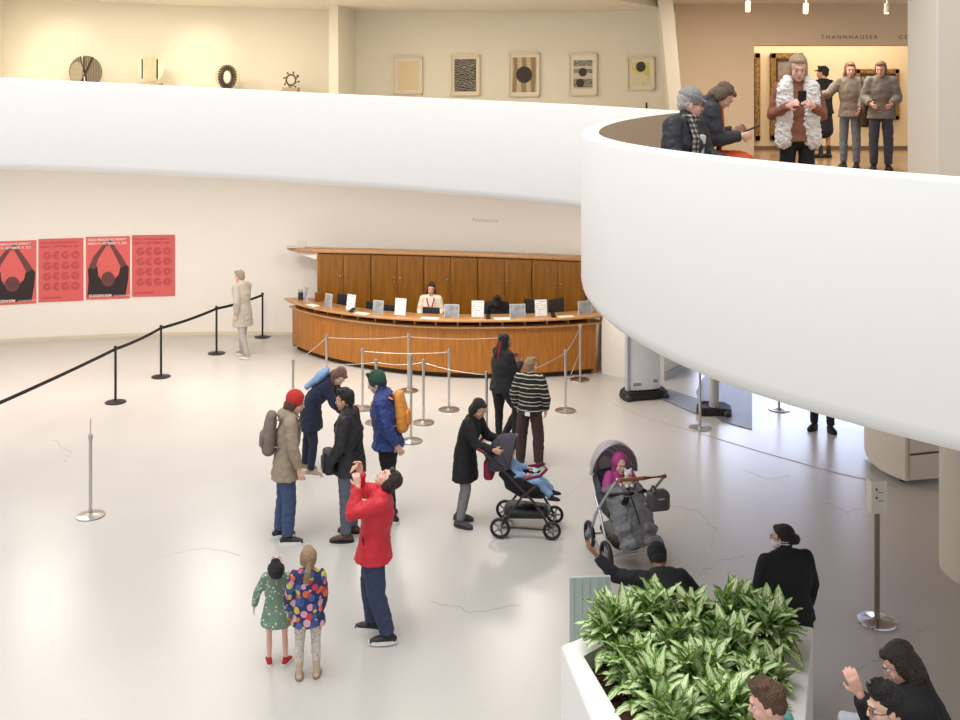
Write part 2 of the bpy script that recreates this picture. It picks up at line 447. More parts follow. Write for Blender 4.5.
m = MB(); m.sweep(sh(ring(DR - .5, DR + .05, .93, .965, aL - .01, aR + .035))); m.build('lower_shelf', CHERRYL, desk, bevel=.006)
m = MB(); m.sweep(sh(ring(DR - .46, DR + .1, 1.06, 1.10, aL - .05, aR + .06, taper=True))); m.build('counter_top', CHERRYL, desk, bevel=.008)
m = MB()
nd = 16
for i in range(nd + 1):
    m = MB()
    a = aL + .03 + (aR - aL - .06) * i / nd
    m.sweep(sh([[dp(a + e, DR - .42, .96), dp(a + e, DR - .02, .96), dp(a + e, DR - .02, 1.065), dp(a + e, DR - .42, 1.065)] for e in (-.003, .003)])); m.build('divider', CHERRYL, desk, smooth=False)

m = MB(); m.sweep(sh(ring(DR - .47, DR - .44, .95, 1.062, aL, aR))); m.build('back_panel', mat('black_interior', (30, 24, 20), .8), desk)
m = MB(); m.sweep(sh(ring(DR - .9, DR - .46, .72, .75, aL, aR))); m.build('work_surface', CHERRYL, desk)
for a in (aL + .004, aR - .004):
    m = MB(); m.sweep(sh([[dp(a + e, DR - .9, 0.05), dp(a + e, DR - .01, 0.05), dp(a + e, DR - .01, .93), dp(a + e, DR - .9, .93)] for e in (-.004, .004)])); m.build('end_panel', CHERRY, desk, smooth=False)

# things on the counter
def on_counter(px, rr=DR - .18):
    """angle on the desk arc for a pixel column"""
    best = None
    for i in range(800):
        a = aL - .06 + (aR - aL + .12) * i / 799; p = dp(a, rr, 0); q = abs(480 + F * p.x / p.y - px)
        if best is None or q < best[0]: best = (q, a)
    return best[1]
def sign_mat(name, bg, lines, kind):
    m = base_mat(name, .4); nt, b, N, L = nodes(m)
    tc = N('TexCoord')
    if kind == 'text':
        w = N('TexWave'); w.bands_direction = 'Z'; w.inputs['Scale'].default_value = 9; w.inputs['Distortion'].default_value = 0
        L(tc.outputs['Object'], w.inputs['Vector']); r = ramp(nt, [(.25, srgb(*lines)), (.42, srgb(*bg))]); L(w.outputs['Fac'], r.inputs['Fac'])
        nz = N('TexNoise'); nz.inputs['Scale'].default_value = 40; L(tc.outputs['Object'], nz.inputs['Vector'])
        mx = N('Mix'); mx.data_type = 'RGBA'; r3 = ramp(nt, [(.45, (0, 0, 0, 1)), (.55, (1, 1, 1, 1))]); L(nz.outputs['Fac'], r3.inputs['Fac'])
        L(r3.outputs['Color'], mx.inputs[0]); mx.inputs[6].default_value = srgb(*bg); L(r.outputs['Color'], mx.inputs[7]); L(mx.outputs[2], b.inputs['Base Color'])
    else:
        n = N('TexNoise'); n.inputs['Scale'].default_value = 9; n.inputs['Detail'].default_value = 5; L(tc.outputs['Object'], n.inputs['Vector'])
        r = ramp(nt, [(.35, srgb(*lines)), (.7, srgb(*bg))]); L(n.outputs['Fac'], r.inputs['Fac']); L(r.outputs['Color'], b.inputs['Base Color'])
    return m
S_W = sign_mat('printed_white_card', (238, 238, 238), (176, 178, 184), 'text')
S_G = sign_mat('printed_grey_card', (176, 178, 184), (128, 130, 138), 'photo')
ACR = mat('acrylic_edge', (214, 220, 222), .2)
def desk_sign(px, w, h, kind, label):
    a = on_counter(px); p = dp(a, DR - .12, 1.101)
    t = thing('counter_sign', label, 'sign', p, a, 'signs standing on the admissions counter')
    q = Matrix.Rotation(R(-9), 3, 'X')
    m = MB(); m.box((0, 0, h / 2 + .004), (w, .008, h), mx=q); m.build('holder', ACR, t, smooth=False)
    m = MB(); m.box((0, -.007, h / 2 + .004), (w * .92, .003, h * .92), mx=q); m.build('card', S_W if kind == 'w' else S_G, t, smooth=False)
    m = MB(); m.box((0, .03, .004), (w, .08, .006)); m.build('foot', ACR, t, smooth=False)
desk_sign(309, .14, .3, 'g', 'small clear upright sign at the left tip of the counter, first from the left')
desk_sign(331, .22, .26, 'g', 'grey landscape counter sign, second from the left end of the desk')
desk_sign(353, .22, .31, 'w', 'white portrait counter sign, the leftmost white one on the desk')
desk_sign(380, .23, .25, 'g', 'grey landscape counter sign between the two leftmost white signs')
desk_sign(402, .23, .32, 'w', 'white portrait counter sign just left of the woman in the cream sweater')
desk_sign(452.5, .28, .24, 'g', 'grey landscape counter sign just right of the woman in the cream sweater')
desk_sign(478, .23, .31, 'w', 'white portrait counter sign just left of the clerk with bowed head')
desk_sign(517, .29, .24, 'g', 'grey landscape counter sign just right of the clerk with bowed head')
desk_sign(540, .23, .31, 'w', 'white portrait counter sign near the right end, the rightmost white one')
desk_sign(583.5, .28, .24, 'g', 'grey landscape counter sign at the far right end of the desk')
for px, w, lab in ((313, .3, 'flat white paper sheet at the left tip of the counter'), (362, .3, 'flat white paper sheet right of the leftmost white sign'),
                   (430, .34, 'flat white paper sheet in front of the dark monitor'), (502, .3, 'flat white paper sheet in front of the clerk with bowed head'),
                   (566, .3, 'flat white paper sheet left of the rightmost grey sign')):
    a = on_counter(px, DR - .02); m = MB(); m.box((0, 0, 0), (w, .16, .004))
    o = tag(m.build('paper_sheet', PAPER, smooth=False, loc=dp(a, DR - .02, 1.1035)), lab, 'paper', 'paper sheets on the counter'); o.rotation_euler = (0, 0, a)
for px, lab in ((352, 'small black card reader on the counter below the leftmost white sign'), (488, 'small card reader with a pale screen left of the bowed clerk'), (553, 'small card reader with a pale screen near the right end of the counter')):
    a = on_counter(px, DR - .05); t = thing('card_reader', lab, 'card reader', dp(a, DR - .05, 1.101), a, 'card readers on the counter')
    q = Matrix.Rotation(R(25), 3, 'X')
    m = MB(); m.box((0, 0, .035), (.08, .13, .03), mx=q); m.build('body', BLACKPL, t, smooth=False, bevel=.006)
    m = MB(); m.box((0, .015, .053), (.06, .07, .006), mx=q); m.build('screen', mat('pale_screen', (150, 165, 190), .2), t, smooth=False)
# pen cup and small wooden box at the left tip
a = on_counter(302.5); t = thing('pen_cup', 'dark cup standing at the left end of the counter', 'cup', dp(a, DR - .14, 1.101), a)
m = MB(); m.lathe((0, 0, 0), [(0, 0), (.05, 0), (.055, .14), (.048, .14), (.045, .02), (0, .02)], 20); m.build('cup_body', DARKG, t)
m = MB()
for k in range(5): m.tube([(.02 * math.cos(k * 1.3), .02 * math.sin(k * 1.3), .02), (.045 * math.cos(k * 1.3), .045 * math.sin(k * 1.3), .2)], .004, seg=6)
m.build('pen', mat('pen_blue', (40, 60, 110), .4), t)
a = on_counter(317, DR - .3); m = MB(); m.box((0, 0, .09), (.12, .12, .18)); m.box((0, -.063, .13), (.08, .006, .06))
o = tag(m.build('leaflet_box', CHERRYD, smooth=False, loc=dp(a, DR - .34, 1.101), bevel=.004), 'small dark wooden box behind the left end of the counter', 'box'); o.rotation_euler = (0, 0, a)

# monitors behind the counter on the work surface
def monitor(px, w, h, z0, rz, label, rr=DR - .68):
    a = on_counter(px, rr); t = thing('monitor', label, 'monitor', dp(a, rr, .752), a + rz, 'dark monitors behind the counter')
    m = MB(); m.box((0, 0, .01), (.22, .16, .02)); m.box((0, .03, (z0 - .75) / 2 + .06), (.05, .03, z0 - .75 + .1)); m.build('stand', BLACKPL, t, smooth=False)
    m = MB(); m.box((0, 0, z0 - .752 + h / 2), (w, .035, h)); m.build('casing', mat('monitor_black', (40, 40, 44), .45), t, smooth=False, bevel=.008)
    m = MB(); m.box((0, .02, z0 - .752 + h / 2), (w * .94, .004, h * .9)); m.build('screen', mat('screen_dark', (26, 30, 38), .2), t, smooth=False)
monitor(343, .3, .34, .90, .2, 'dark monitor back between the first two signs on the left of the desk')
monitor(371, .26, .3, .88, -.1, 'narrow dark monitor left of the second grey sign')
monitor(390, .3, .3, .86, .1, 'dark monitor between the second grey and second white signs')
monitor(431, .34, .24, .95, 0, 'small black monitor in front of the woman in the cream sweater', DR - .55)
monitor(531, .26, .4, .93, -.15, 'tall dark monitor left of the rightmost white sign')
monitor(556, .44, .38, .93, .5, 'wide dark monitor turned sideways near the right end of the desk')
# ================================================================= CABINETS BEHIND THE DESK
def cab(px0, px1, d0, d1, label):
    a = at(px0, d0); b = at(px1, d1); v = b - a; w = v.length - .012; rz = math.atan2(v.y, v.x); mid = (a + b) / 2
    t = thing('wall_cabinet', label, 'cabinet', mid, rz, 'wooden cabinets behind the desk')
    m = MB(); m.box((0, .155, .98), (w, .27, 1.84)); m.build('carcass', CHERRYD, t, smooth=False)
    for s_ in (-1, 1):
        m = MB(); m.box((0, 0, 0), (w / 2 - .008, .03, 1.8)); dr = m.build('door', CHERRY2, t, smooth=False, loc=(s_ * w / 4, 0, .99), bevel=.003)
        m = MB(); m.ell((0, -.035, 0), (.016, .016, .016), seg=12, rings=8); m.tube([(0, -.016, 0), (0, -.03, 0)], .008, seg=8); k = m.build('knob', STEEL, dr, loc=(-s_ * (w / 4 - .07), 0, .44))
        m = MB(); m.tube([(0, -.014, 0), (0, -.02, 0)], .01, seg=10); m.build('lock', STEEL, dr, loc=(-s_ * (w / 4 - .07), 0, .36))
CHERRY2 = wood_mat('cabinet_cherry', (122, 76, 12), (156, 102, 28), .8)
ed = [(317, 21.96), (371, 21.8), (424, 21.6), (478, 21.37), (532, 21.1), (585, 20.8)]
nm = ['leftmost wooden double-door cabinet behind the desk', 'second wooden double-door cabinet from the left behind the desk', 'middle wooden double-door cabinet directly behind the woman in the cream sweater',
      'fourth wooden double-door cabinet, behind the clerk with bowed head', 'rightmost wooden double-door cabinet beside the white parapet']
for (e0, e1, n_) in zip(ed, ed[1:], nm): cab(e0[0], e1[0], e0[1], e1[1], n_)
led = thing('cabinet_ledge', 'long light wood ledge running on top of the cabinets', 'shelf', at(450, 21.6, 0))
o0 = at(450, 21.6, 0)
m = MB(); rows = []
for px, d, fr_ in ((287, 22.35, .0), (291, 22.15, .12), (300, 22.0, .25), (317, 21.88, .27), (371, 21.72, .27), (424, 21.52, .27), (478, 21.29, .27), (532, 21.02, .27), (588, 20.70, .27)):
    p = at(px, d) - o0
    rows.append([(p.x, p.y, 1.915), (p.x, p.y + .1 + fr_ * .9, 1.915), (p.x, p.y + .1 + fr_ * .9, 1.985), (p.x, p.y, 1.985)])
m.sweep(rows); m.build('ledge_board', CHERRYL, led, bevel=.008)
m = MB(); q = [at(292, 22.2), at(316.5, 21.98), at(316.5, 22.5), at(298, 22.65)]
m.prism([(p.x - o0.x, p.y - o0.y) for p in q], lambda x, y: 1.915 - max(0, (x + o0.x + 4.0)) * .28, 1.914); m.build('bracket', WALLM, led, smooth=False)
m = MB(); m.box((0, 0, .07), (.2, .02, .14)); m.box((-.12, 0, .012), (.4, .2, .022)); m.box((.35, 0, .01), (.24, .1, .016))
tag(m.build('leaflet_tray', mat('tray_grey', (206, 202, 196), .5), smooth=False, loc=at(302, 22.16, 1.988)), 'small pale tray on the left tip of the cabinet ledge', 'tray')

# ================================================================= STANCHIONS
def stanchion(px, py, label, h=1.0, m_=STEEL, group='silver stanchion posts', r=.17, cat='stanchion'):
    p = fl(px, py); t = thing('stanchion_post', label, cat, p, 0, group)
    m = MB(); m.lathe((0, 0, 0), [(0, 0), (r, 0), (r + .004, .006), (r, .016), (.05, .03), (.03, .04), (0, .04)], 48); m.build('base', m_, t)
    m = MB(); m.tube([(0, 0, .03), (0, 0, h - .012)], .021, seg=18, round_=False); m.build('post', m_, t)
    m = MB(); m.lathe((0, 0, h - .05), [(0, 0), (.027, 0), (.028, .045), (.022, .055), (0, .056)], 20); m.build('cap', m_, t)
    return p
SP = {}
lst = [('S1', 293, 423, 'silver stanchion post behind the light-blue hooded visitor, nearest the left end of the desk'), ('S2', 326.5, 392, 'silver stanchion post in front of the left part of the desk'), ('S3', 408.5, 391, 'silver stanchion post closest to the middle of the desk'),
       ('S5', 362.5, 409, 'silver stanchion post directly left of the green beanie'), ('S6', 376, 423, 'silver stanchion post hidden behind the green beanie'), ('S7', 423.5, 423, 'silver stanchion post right of the orange backpack'), ('S8', 449, 410, 'silver stanchion post left of the woman with long braids'),
       ('S9', 486.5, 438, 'silver stanchion post just behind the woman pushing the stroller'), ('S10', 565.5, 411, 'silver stanchion post right of the boy in the striped sweater'), ('S11', 580, 380, 'silver stanchion post at the right end of the desk')]
for k, px, py, lab in lst: SP[k] = stanchion(px, py, lab)
SP['S4'] = stanchion(411, 441.5, 'tallest silver stanchion post, beside the orange backpack', 1.3)
stanchion(90.5, 516, 'lone silver stanchion post on the open floor at left', .99)
tp = fl(90.5, 516); m = MB(); m.tube([(0, 0, 1.0), (0, 0, 1.19)], .007, seg=8); m.tube([(0, 0, .985), (0, 0, 1.01)], .012, seg=10)
tag(m.build('antenna_rod', STEEL, loc=tp), 'thin metal rod on top of the lone stanchion at left', 'rod')
stanchion(700, 428, 'silver stanchion post beside the security scanner, its top behind the parapet')
stanchion(779, 409.5, 'silver stanchion post near the bright entrance, only its foot in view')
ROPEG = 'cords of the ticket queue'
def cord(a, b, lab, ha=.95, hb=.95, sag=.03, r=.006, m_=None, name='queue_cord', cat='cord', g=ROPEG):
    A = Vector(a) + Vector((0, 0, ha)); B = Vector(b) + Vector((0, 0, hb)); d = (B - A).normalized(); A = A + d * .03; B = B - d * .03
    o = (A + B) / 2; m = MB()
    m.tube([A - o + (B - A) * (i / 12) - Vector((0, 0, sag * 4 * (i / 12) * (1 - i / 12))) for i in range(13)], r, xdir=(0, 0, 1), seg=8)
    tag(m.build(name, m_ or CORDM, loc=o), lab, cat, g)
cord(SP['S1'], SP['S2'], 'slanting silver cord between the two leftmost queue posts')
cord(SP['S2'], SP['S3'], 'silver cord across the left half of the desk front')
cord(SP['S3'], fl(500, 391), 'silver cord from the middle of the desk to behind the braids', hb=.93)
cord(SP['S5'], SP['S8'], 'silver cord crossing behind the green beanie at mid height')
cord(SP['S1'], SP['S6'], 'lowest left silver cord running towards the green beanie')
cord(SP['S6'], SP['S7'], 'short silver cord between the green beanie and the middle posts')
cord(SP['S7'], SP['S9'], 'silver cord leading right to behind the woman with braids')
cord(SP['S9'] + Vector((.4, .2, 0)), SP['S10'], 'slanting silver cord right of the boy in the striped sweater', ha=.87)
cord(SP['S10'], SP['S11'], 'slanting silver cord between the two rightmost queue posts')
cord(SP['S10'], SP['S11'], 'lower silver cord between the two rightmost queue posts', ha=.4, hb=.55)
# black belt barrier at left
BP = []
for px, py, lab in ((262.5, 337, 'black belt post farthest back, nearest the desk'), (216.5, 353.5, 'black belt post second from the desk'), (161, 377, 'black belt post third from the desk, below the gap right of the posters'), (115.5, 402.5, 'black belt post nearest the camera in the row at left')):
    BP.append(stanchion(px, py, lab, .95, BLACKP, 'black belt posts', .17))
BP.append(fl(-60, 499))
stanchion(-60, 499, 'black belt post beyond the left edge', .95, BLACKP, 'black belt posts')
bl = ['black belt between the two farthest black posts', 'black belt between the second and third black posts', 'black belt between the third and the nearest black posts', 'long black belt running out at the left edge']
for (a, b, l_) in zip(BP, BP[1:], bl):
    A = a + Vector((0, 0, .9)); B = b + Vector((0, 0, .9)); d = (B - A).normalized(); A += d * .03; B -= d * .03; o = (A + B) / 2
    n_ = Vector((-d.y, d.x, 0)) * .004; m = MB(); rows = []
    for i in range(11):
        c = A - o + (B - A) * i / 10 - Vector((0, 0, .022 * 4 * (i / 10) * (1 - i / 10)))
        rows.append([c - n_ - Vector((0, 0, .026)), c + n_ - Vector((0, 0, .026)), c + n_ + Vector((0, 0, .026)), c - n_ + Vector((0, 0, .026))])
    m.sweep(rows); tag(m.build('barrier_belt', BELT, loc=o, smooth=False), l_, 'belt', 'black barrier belts')

# sign on a post at right
p = fl(877, 622); t = thing('sign_stand', 'steel post with a small white double sign on a round base at right', 'sign', p, 0)
m = MB(); m.lathe((0, 0, 0), [(0, 0), (.185, 0), (.19, .008), (.185, .02), (.06, .028), (.035, .04), (0, .04)], 56); m.build('base', mat('polished_steel', (206, 206, 210), .18, metal=1), t)
m = MB(); m.tube([(0, 0, .03), (0, 0, 1.06)], .026, seg=20, round_=False); m.build('post', mat('bronze_steel', (150, 138, 124), .32, metal=.9), t)
m = MB(); m.box((-.06, .03, 1.22), (.02, .14, .31)); m.box((.02, -.005, 1.22), (.15, .02, .32)); m.build('sign_panel', mat('sign_white', (240, 234, 224), .5), t, smooth=False, bevel=.004)
m = MB(); 
for z in (1.3, 1.22): m.box((-.01, -.019, z), (.02, .004, .02)); m.box((.03, -.019, z - .03), (.05, .004, .005))
m.build('printing', mat('sign_ink', (90, 84, 80), .6), t, smooth=False)

# ================================================================= SECURITY SCANNER + ENTRY
def foot_unit(t, w, d, h):
    m = MB(); m.prism([(-w / 2 - .1, -d / 2 + .05), (-w / 2 + .02, -d / 2), (w / 2 - .02, -d / 2), (w / 2 + .1, -d / 2 + .05), (w / 2 + .1, d / 2 - .05), (w / 2 - .02, d / 2), (-w / 2 + .02, d / 2), (-w / 2 - .1, d / 2 - .05)], 0, lambda x, y: h * (.72 if abs(x) > w / 2 else 1) * (.8 if y < 0 else 1)); m.build('foot', BLACKPL, t, smooth=False, bevel=.025)
    for sg in (-1, 1):
        m = MB(); m.tube([(sg * (w / 2 + .03), -d / 2 + .02, .05), (sg * (w / 2 + .03), d / 2 - .02, .05)], .06, seg=16); m.build('roller', DARKG, t)
p = fl(644, 398); t = thing('scanner_tower', 'white curved security scanner tower on a black rubber foot', 'scanner', p, R(14))
foot_unit(t, .62, .3, .2)
m = MB(); pr = [(.3 * math.cos(a_) * 1.0, .08 * math.sin(a_)) for a_ in [2 * PI * i / 40 for i in range(40)]]; m.prism(pr, .16, 2.1); m.build('panel', mat('scanner_white', (246, 247, 250), .35), t)
m = MB(); m.box((-.3, 0, 1.12), (.06, .12, 1.95)); m.build('edge_trim', mat('scanner_grey', (178, 182, 188), .4), t, smooth=False, bevel=.01)
m = MB(); m.box((-.15, -.074, .26), (.14, .01, .05)); m.box((.18, -.066, .3), (.08, .01, .05)); m.build('vent', mat('vent_grey', (150, 156, 170), .5), t, smooth=False)
p = fl(714, 414); t = thing('scanner_tower', 'grey tubular scanner post on a black rubber foot near the mat', 'scanner', p, R(-12))
foot_unit(t, .36, .3, .18)
m = MB(); m.tube([(0, 0, .1), (0, 0, 2.1)], [(.08, .08)] * 2, seg=24); m.build('panel', mat('scanner_post_grey', (196, 196, 196), .4), t)
m = MB(); q = [fl(655, 397), fl(700, 416), fl(714, 405), fl(668, 390)]; m.prism([(v.x, v.y) for v in q], .001, .02)
tag(m.build('cable_ramp', mat('cable_ramp_grey', (128, 130, 142), .5, bump=.6, bscale=60), smooth=False), 'dark ribbed floor strip between the two scanner towers', 'floor strip')
m = MB(); q = [fl(696, 392), fl(699, 405), fl(722, 422), fl(752, 430), fl(752, 378), fl(722, 368), fl(703, 378)]; m.prism([(v.x, v.y) for v in q], .001, .012)
tag(m.build('entry_mat', MATM, smooth=False), 'grey blue entrance mat behind the scanner post', 'mat')

# white mobile counter at right
t = thing('mobile_counter', 'white rounded counter on castors under the balcony at right', 'counter', (0, 0, 0))
CW = mat('counter_white', (232, 224, 212), .45)
A = fl(866, 461); Bq = fl(905, 487); Cq = fl(940, 483)
t.location = Bq; o0 = Bq.copy()
arc = []
for i in range(9):
    s_ = i / 8; v = A.lerp(Bq, s_) + Vector((-.9, -.45, 0)) * (.30 * math.sin(PI * s_) * .35); arc.append(v)
back = [Vector((Cq.x + .15, Cq.y, 0)), Vector((Cq.x + .3, A.y + .35, 0)), Vector((A.x + .1, A.y + .35, 0))]
m = MB(); m.prism([(v.x - o0.x, v.y - o0.y) for v in arc + back], .08, 1.0); m.build('body', CW, t)
m = MB(); m.prism([((v.x - o0.x) * 1.03, (v.y - o0.y) * 1.02) for v in arc + back], 1.0, 1.04); m.build('counter_top', CW, t)
e = (Cq - Bq); e.z = 0; L_ = e.length; rz = math.atan2(e.y, e.x)
for zz, hh in ((.27, .3), (.55, .2), (.78, .2)):
    m = MB(); m.box((0, 0, 0), (L_ + .05, .02, hh)); d_ = m.build('drawer', mat('drawer_face', (212, 202, 188), .5), t, smooth=False, loc=e / 2 + Vector((.08, -.012, zz)), bevel=.003); d_.rotation_euler = (0, 0, rz)
    m = MB(); m.box((0, -.004, hh / 2 + .008), (L_ + .04, .02, .014)); m.build('handle', mat('handle_recess', (70, 62, 54), .6), d_, smooth=False)
for v in (arc[1], arc[7], back[0]):
    c_ = v - o0 + (Vector((.4, .3, 0)) * .25)
    m = MB(); m.tube([c_ + Vector((-.012, 0, .04)), c_ + Vector((.012, 0, .04))], .035, xdir=(0, 1, 0), seg=16); m.build('castor', BLACKPL, t)

# ================================================================= POSTERS
PINK = mat('coral_red_poster', (222, 102, 100), .6, var=.03, vscale=3)
PINKD = mat('coral_red_poster_plain', (216, 98, 98), .6, var=.03, vscale=3)
INK = mat('poster_black_ink', (44, 30, 32), .6)
INKG = mat('poster_grey_ink', (110, 62, 62), .6)
OUTL = mat('poster_outline_ink', (164, 58, 66), .6)
WINK = mat('poster_white_ink', (244, 226, 222), .6)
def curve_flat(m, pts, r):  # flat ink stroke in poster plane (x,z); y slightly proud
    m.tube([(x, 0, z) for x, z in pts], [(r_, .0012) for r_ in ([r] * len(pts) if not isinstance(r, list) else r)], xdir=(1, 0, 0) if abs(pts[0][0] - pts[-1][0]) < abs(pts[0][1] - pts[-1][1]) else (0, 0, 1), seg=10)
def poly_flat(m, pts, y0=-.001, y1=.001):
    a = [m.bm.verts.new((x, y0, z)) for x, z in pts]; b = [m.bm.verts.new((x, y1, z)) for x, z in pts]; n = len(pts)
    for i in range(n): m._f([a[i], a[(i + 1) % n], b[(i + 1) % n], b[i]])
    m._f(a); m._f(b[::-1])
def ring_flat(m, cx, cz, r, w, n=28, a0=0, a1=2 * PI):
    rows = []
    for i in range(n + 1):
        a = a0 + (a1 - a0) * i / n; c, s_ = math.cos(a), math.sin(a)
        rows.append([(cx + (r - w) * c, -.001, cz + (r - w) * s_), (cx + r * c, -.001, cz + r * s_), (cx + r * c, .001, cz + r * s_), (cx + (r - w) * c, .001, cz + (r - w) * s_)])
    m.sweep(rows)
def poster(px0, px1, py0, py1, photo, label):
    pc = ray_circle((px0 + px1) / 2, RW - .02); p0 = ray_circle(px0, RW - .02); p1 = ray_circle(px1, RW - .02)
    w = (p1 - p0).length; h = (py1 - py0) * pc.y / F; z = H - ((py0 + py1) / 2 - 100) * pc.y / F
    n_ = Vector((CX - pc.x, CY - pc.y, 0)).normalized(); rz = math.atan2(n_.y, n_.x) + PI / 2
    t = thing('wall_poster', label, 'poster', (pc.x, pc.y, z), rz, 'coral red posters on the left wall')
    m = MB(); m.box((0, .004, 0), (w, .006, h)); m.build('sheet', PINK if photo else PINKD, t, smooth=False)
    y = -.003
    if photo:
        m = MB()
        # generic figure seen from behind with both arms raised: dark shirt, head, forearms
        poly_flat(m, [(-.47 * w, -.46 * h), (-.44 * w, -.2 * h), (-.46 * w, -.02 * h), (-.38 * w, .05 * h), (-.24 * w, .02 * h), (-.22 * w, -.12 * h), (-.14 * w, -.2 * h), (.12 * w, -.2 * h), (.24 * w, -.12 * h), (.28 * w, .0), (.4 * w, .06 * h), (.48 * w, .0), (.46 * w, -.2 * h), (.4 * w, -.46 * h)])
        m.build('shirt_print', INK, t, smooth=False, loc=(0, y, 0))
        m = MB()
        m.tube([(-.36 * w, 0, .0), (-.28 * w, 0, .16 * h), (-.14 * w, 0, .3 * h), (-.08 * w, 0, .36 * h)], [(.075 * w, .002), (.06 * w, .002), (.045 * w, .002), (.04 * w, .002)], seg=12)
        m.tube([(.36 * w, 0, .02 * h), (.24 * w, 0, .18 * h), (.12 * w, 0, .32 * h), (.07 * w, 0, .38 * h)], [(.075 * w, .002), (.06 * w, .002), (.045 * w, .002), (.04 * w, .002)], seg=12)
        for i, (ax, az) in enumerate(((-.1, .36), (-.06, .38), (-.02, .37), (.05, .42), (.09, .41), (.13, .37))):
            sgn = 1 if i < 3 else -1
            m.tube([(ax * w, 0, (az - .02) * h), ((ax + .05 * sgn) * w, 0, (az + .05) * h)], [(.018 * w, .002), (.012 * w, .002)], seg=8)
        m.build('arms_print', INKG, t, smooth=False, loc=(0, y - .0015, 0))
        m = MB(); m.ell((0, 0, -.18 * h), (.15 * w, .002, .12 * h), seg=24); m.build('head_print', INKG, t, loc=(0, y - .002, 0))
        m = MB()
        for k in range(7): 
            x = (-.12 + .04 * k) * w; m.box((x, 0, -.17 * h + .02 * h * math.sin(k * 2)), (.008 * w, .001, .13 * h), mx=Matrix.Rotation(.25 * (k - 3), 3, 'Y'))
        for k in range(9):
            x = (-.25 + .065 * k) * w; zz = (.0 + .05 * math.sin(k * 2.2)) * h
            m.box((x, 0, zz), (.02 * w, .001, .006 * h), mx=Matrix.Rotation(k, 3, 'Y'))
        m.build('line_print', INK, t, smooth=False, loc=(0, y - .004, 0))
        s_ = .052 * h
        m = MB(); m.text('GEGO: MEASURING INFINITY', s_, (-.46 * w, 0, .435 * h), (.88, 0, 0), (0, 0, 1), (0, -1, 0), .0005, bold=.001); m.build('lettering', WINK, t, smooth=False, loc=(0, y - .006, 0))
        m = MB(); m.text('MARCH 31\u2013SEPTEMBER 10, 2023', s_, (-.46 * w, 0, .375 * h), (.82, 0, 0), (0, 0, 1), (0, -1, 0), .0005, bold=.001); m.build('lettering', WINK, t, smooth=False, loc=(0, y - .006, 0))
        m = MB(); m.text('GUGGENHEIM', s_ * 1.05, (-.44 * w, 0, -.46 * h), (1, 0, 0), (0, 0, 1), (0, -1, 0), .0005, bold=.002); m.build('lettering', WINK, t, smooth=False, loc=(0, y - .006, 0))
        m = MB(); m.text('GUGGENHEIM.ORG', s_ * .6, (.12 * w, 0, -.46 * h), (1, 0, 0), (0, 0, 1), (0, -1, 0), .0005); m.build('lettering', WINK, t, smooth=False, loc=(0, y - .006, 0))
    else:
        m = MB()
        for r_ in range(4):
            z_ = (.235 - .165 * r_) * h
            for ch, cx in (('G', -.3), ('E', -.12), ('G', .1), ('O', .32)):
                rr = .062 * h
                for q in (1, .72, .46):
                    if ch == 'O': ring_flat(m, cx * w, z_, rr * q, .008)
                    elif ch == 'G': ring_flat(m, cx * w, z_, rr * q, .008, a0=.75, a1=2 * PI - .05); m.box(((cx * w) + rr * q * .6, 0, z_), (rr * q * .7, .001, .008))
                    else:
                        ring_flat(m, cx * w + rr * .3, z_, rr * q, .008, a0=PI * .5, a1=PI * 1.5)
                        m.box((cx * w + rr * .55, 0, z_ + rr * q), (rr * .6, .001, .008)); m.box((cx * w + rr * .55, 0, z_ - rr * q), (rr * .6, .001, .008))
                if ch == 'E': m.box((cx * w + rr * .3, 0, z_), (rr * 1.1, .001, .008))
        m.build('outline_letters', OUTL, t, smooth=False, loc=(0, y, 0))
        s_ = .045 * h
        m = MB(); m.text('GEGO: MEASURING INFINITY', s_, (-.46 * w, 0, .42 * h), (.95, 0, 0), (0, 0, 1), (0, -1, 0), .0005); m.build('lettering', OUTL, t, smooth=False, loc=(0, y, 0))
        m = MB(); m.text('MARCH 31\u2013SEPTEMBER 10, 2023', s_, (-.46 * w, 0, .36 * h), (.9, 0, 0), (0, 0, 1), (0, -1, 0), .0005); m.build('lettering', OUTL, t, smooth=False, loc=(0, y, 0))
        m = MB(); m.text('GUGGENHEIM', s_, (-.44 * w, 0, -.45 * h), (1, 0, 0), (0, 0, 1), (0, -1, 0), .0005); m.build('lettering', OUTL, t, smooth=False, loc=(0, y, 0))
poster(-12, 36.5, 241, 304.5, True, 'coral poster with dark raised arms, cut by the left edge of the picture')
poster(38.5, 83.5, 238.5, 301.5, False, 'plain coral poster with faint outlined letters between the two photo posters')
poster(86, 130, 236.5, 299, True, 'coral poster with dark raised arms, whole, second from the right')
poster(132, 175, 235, 296.5, False, 'plain coral poster with faint outlined letters, rightmost of the row')

# ================================================================= FRAMED PRINTS UPSTAIRS
def art_mat(name, stops, scale, kind='noise', **k):
    m = base_mat(name, .7); nt, b, N, L = nodes(m); tc = N('TexCoord')
    if kind == 'noise':
        n = N('TexNoise'); n.inputs['Detail'].default_value = 6; n.inputs['Distortion'].default_value = k.get('dist', 1)
        n.inputs['Scale'].default_value = scale; out = n.outputs['Fac']
    else:
        n = N('TexWave'); n.bands_direction = k.get('dir', 'Z'); n.wave_type = k.get('wt', 'BANDS'); n.inputs['Scale'].default_value = scale; n.inputs['Distortion'].default_value = k.get('dist', 6); n.inputs['Detail'].default_value = 4; out = n.outputs['Fac']
    L(tc.outputs['Object'], n.inputs['Vector'])
    r = ramp(nt, [(p, srgb(*c)) for p, c in stops]); L(out, r.inputs['Fac']); L(r.outputs['Color'], b.inputs['Base Color'])
    return m
FRM = mat('pale_art_frame', (226, 216, 194), .6)
MATB = mat('art_mount', (232, 224, 206), .7)
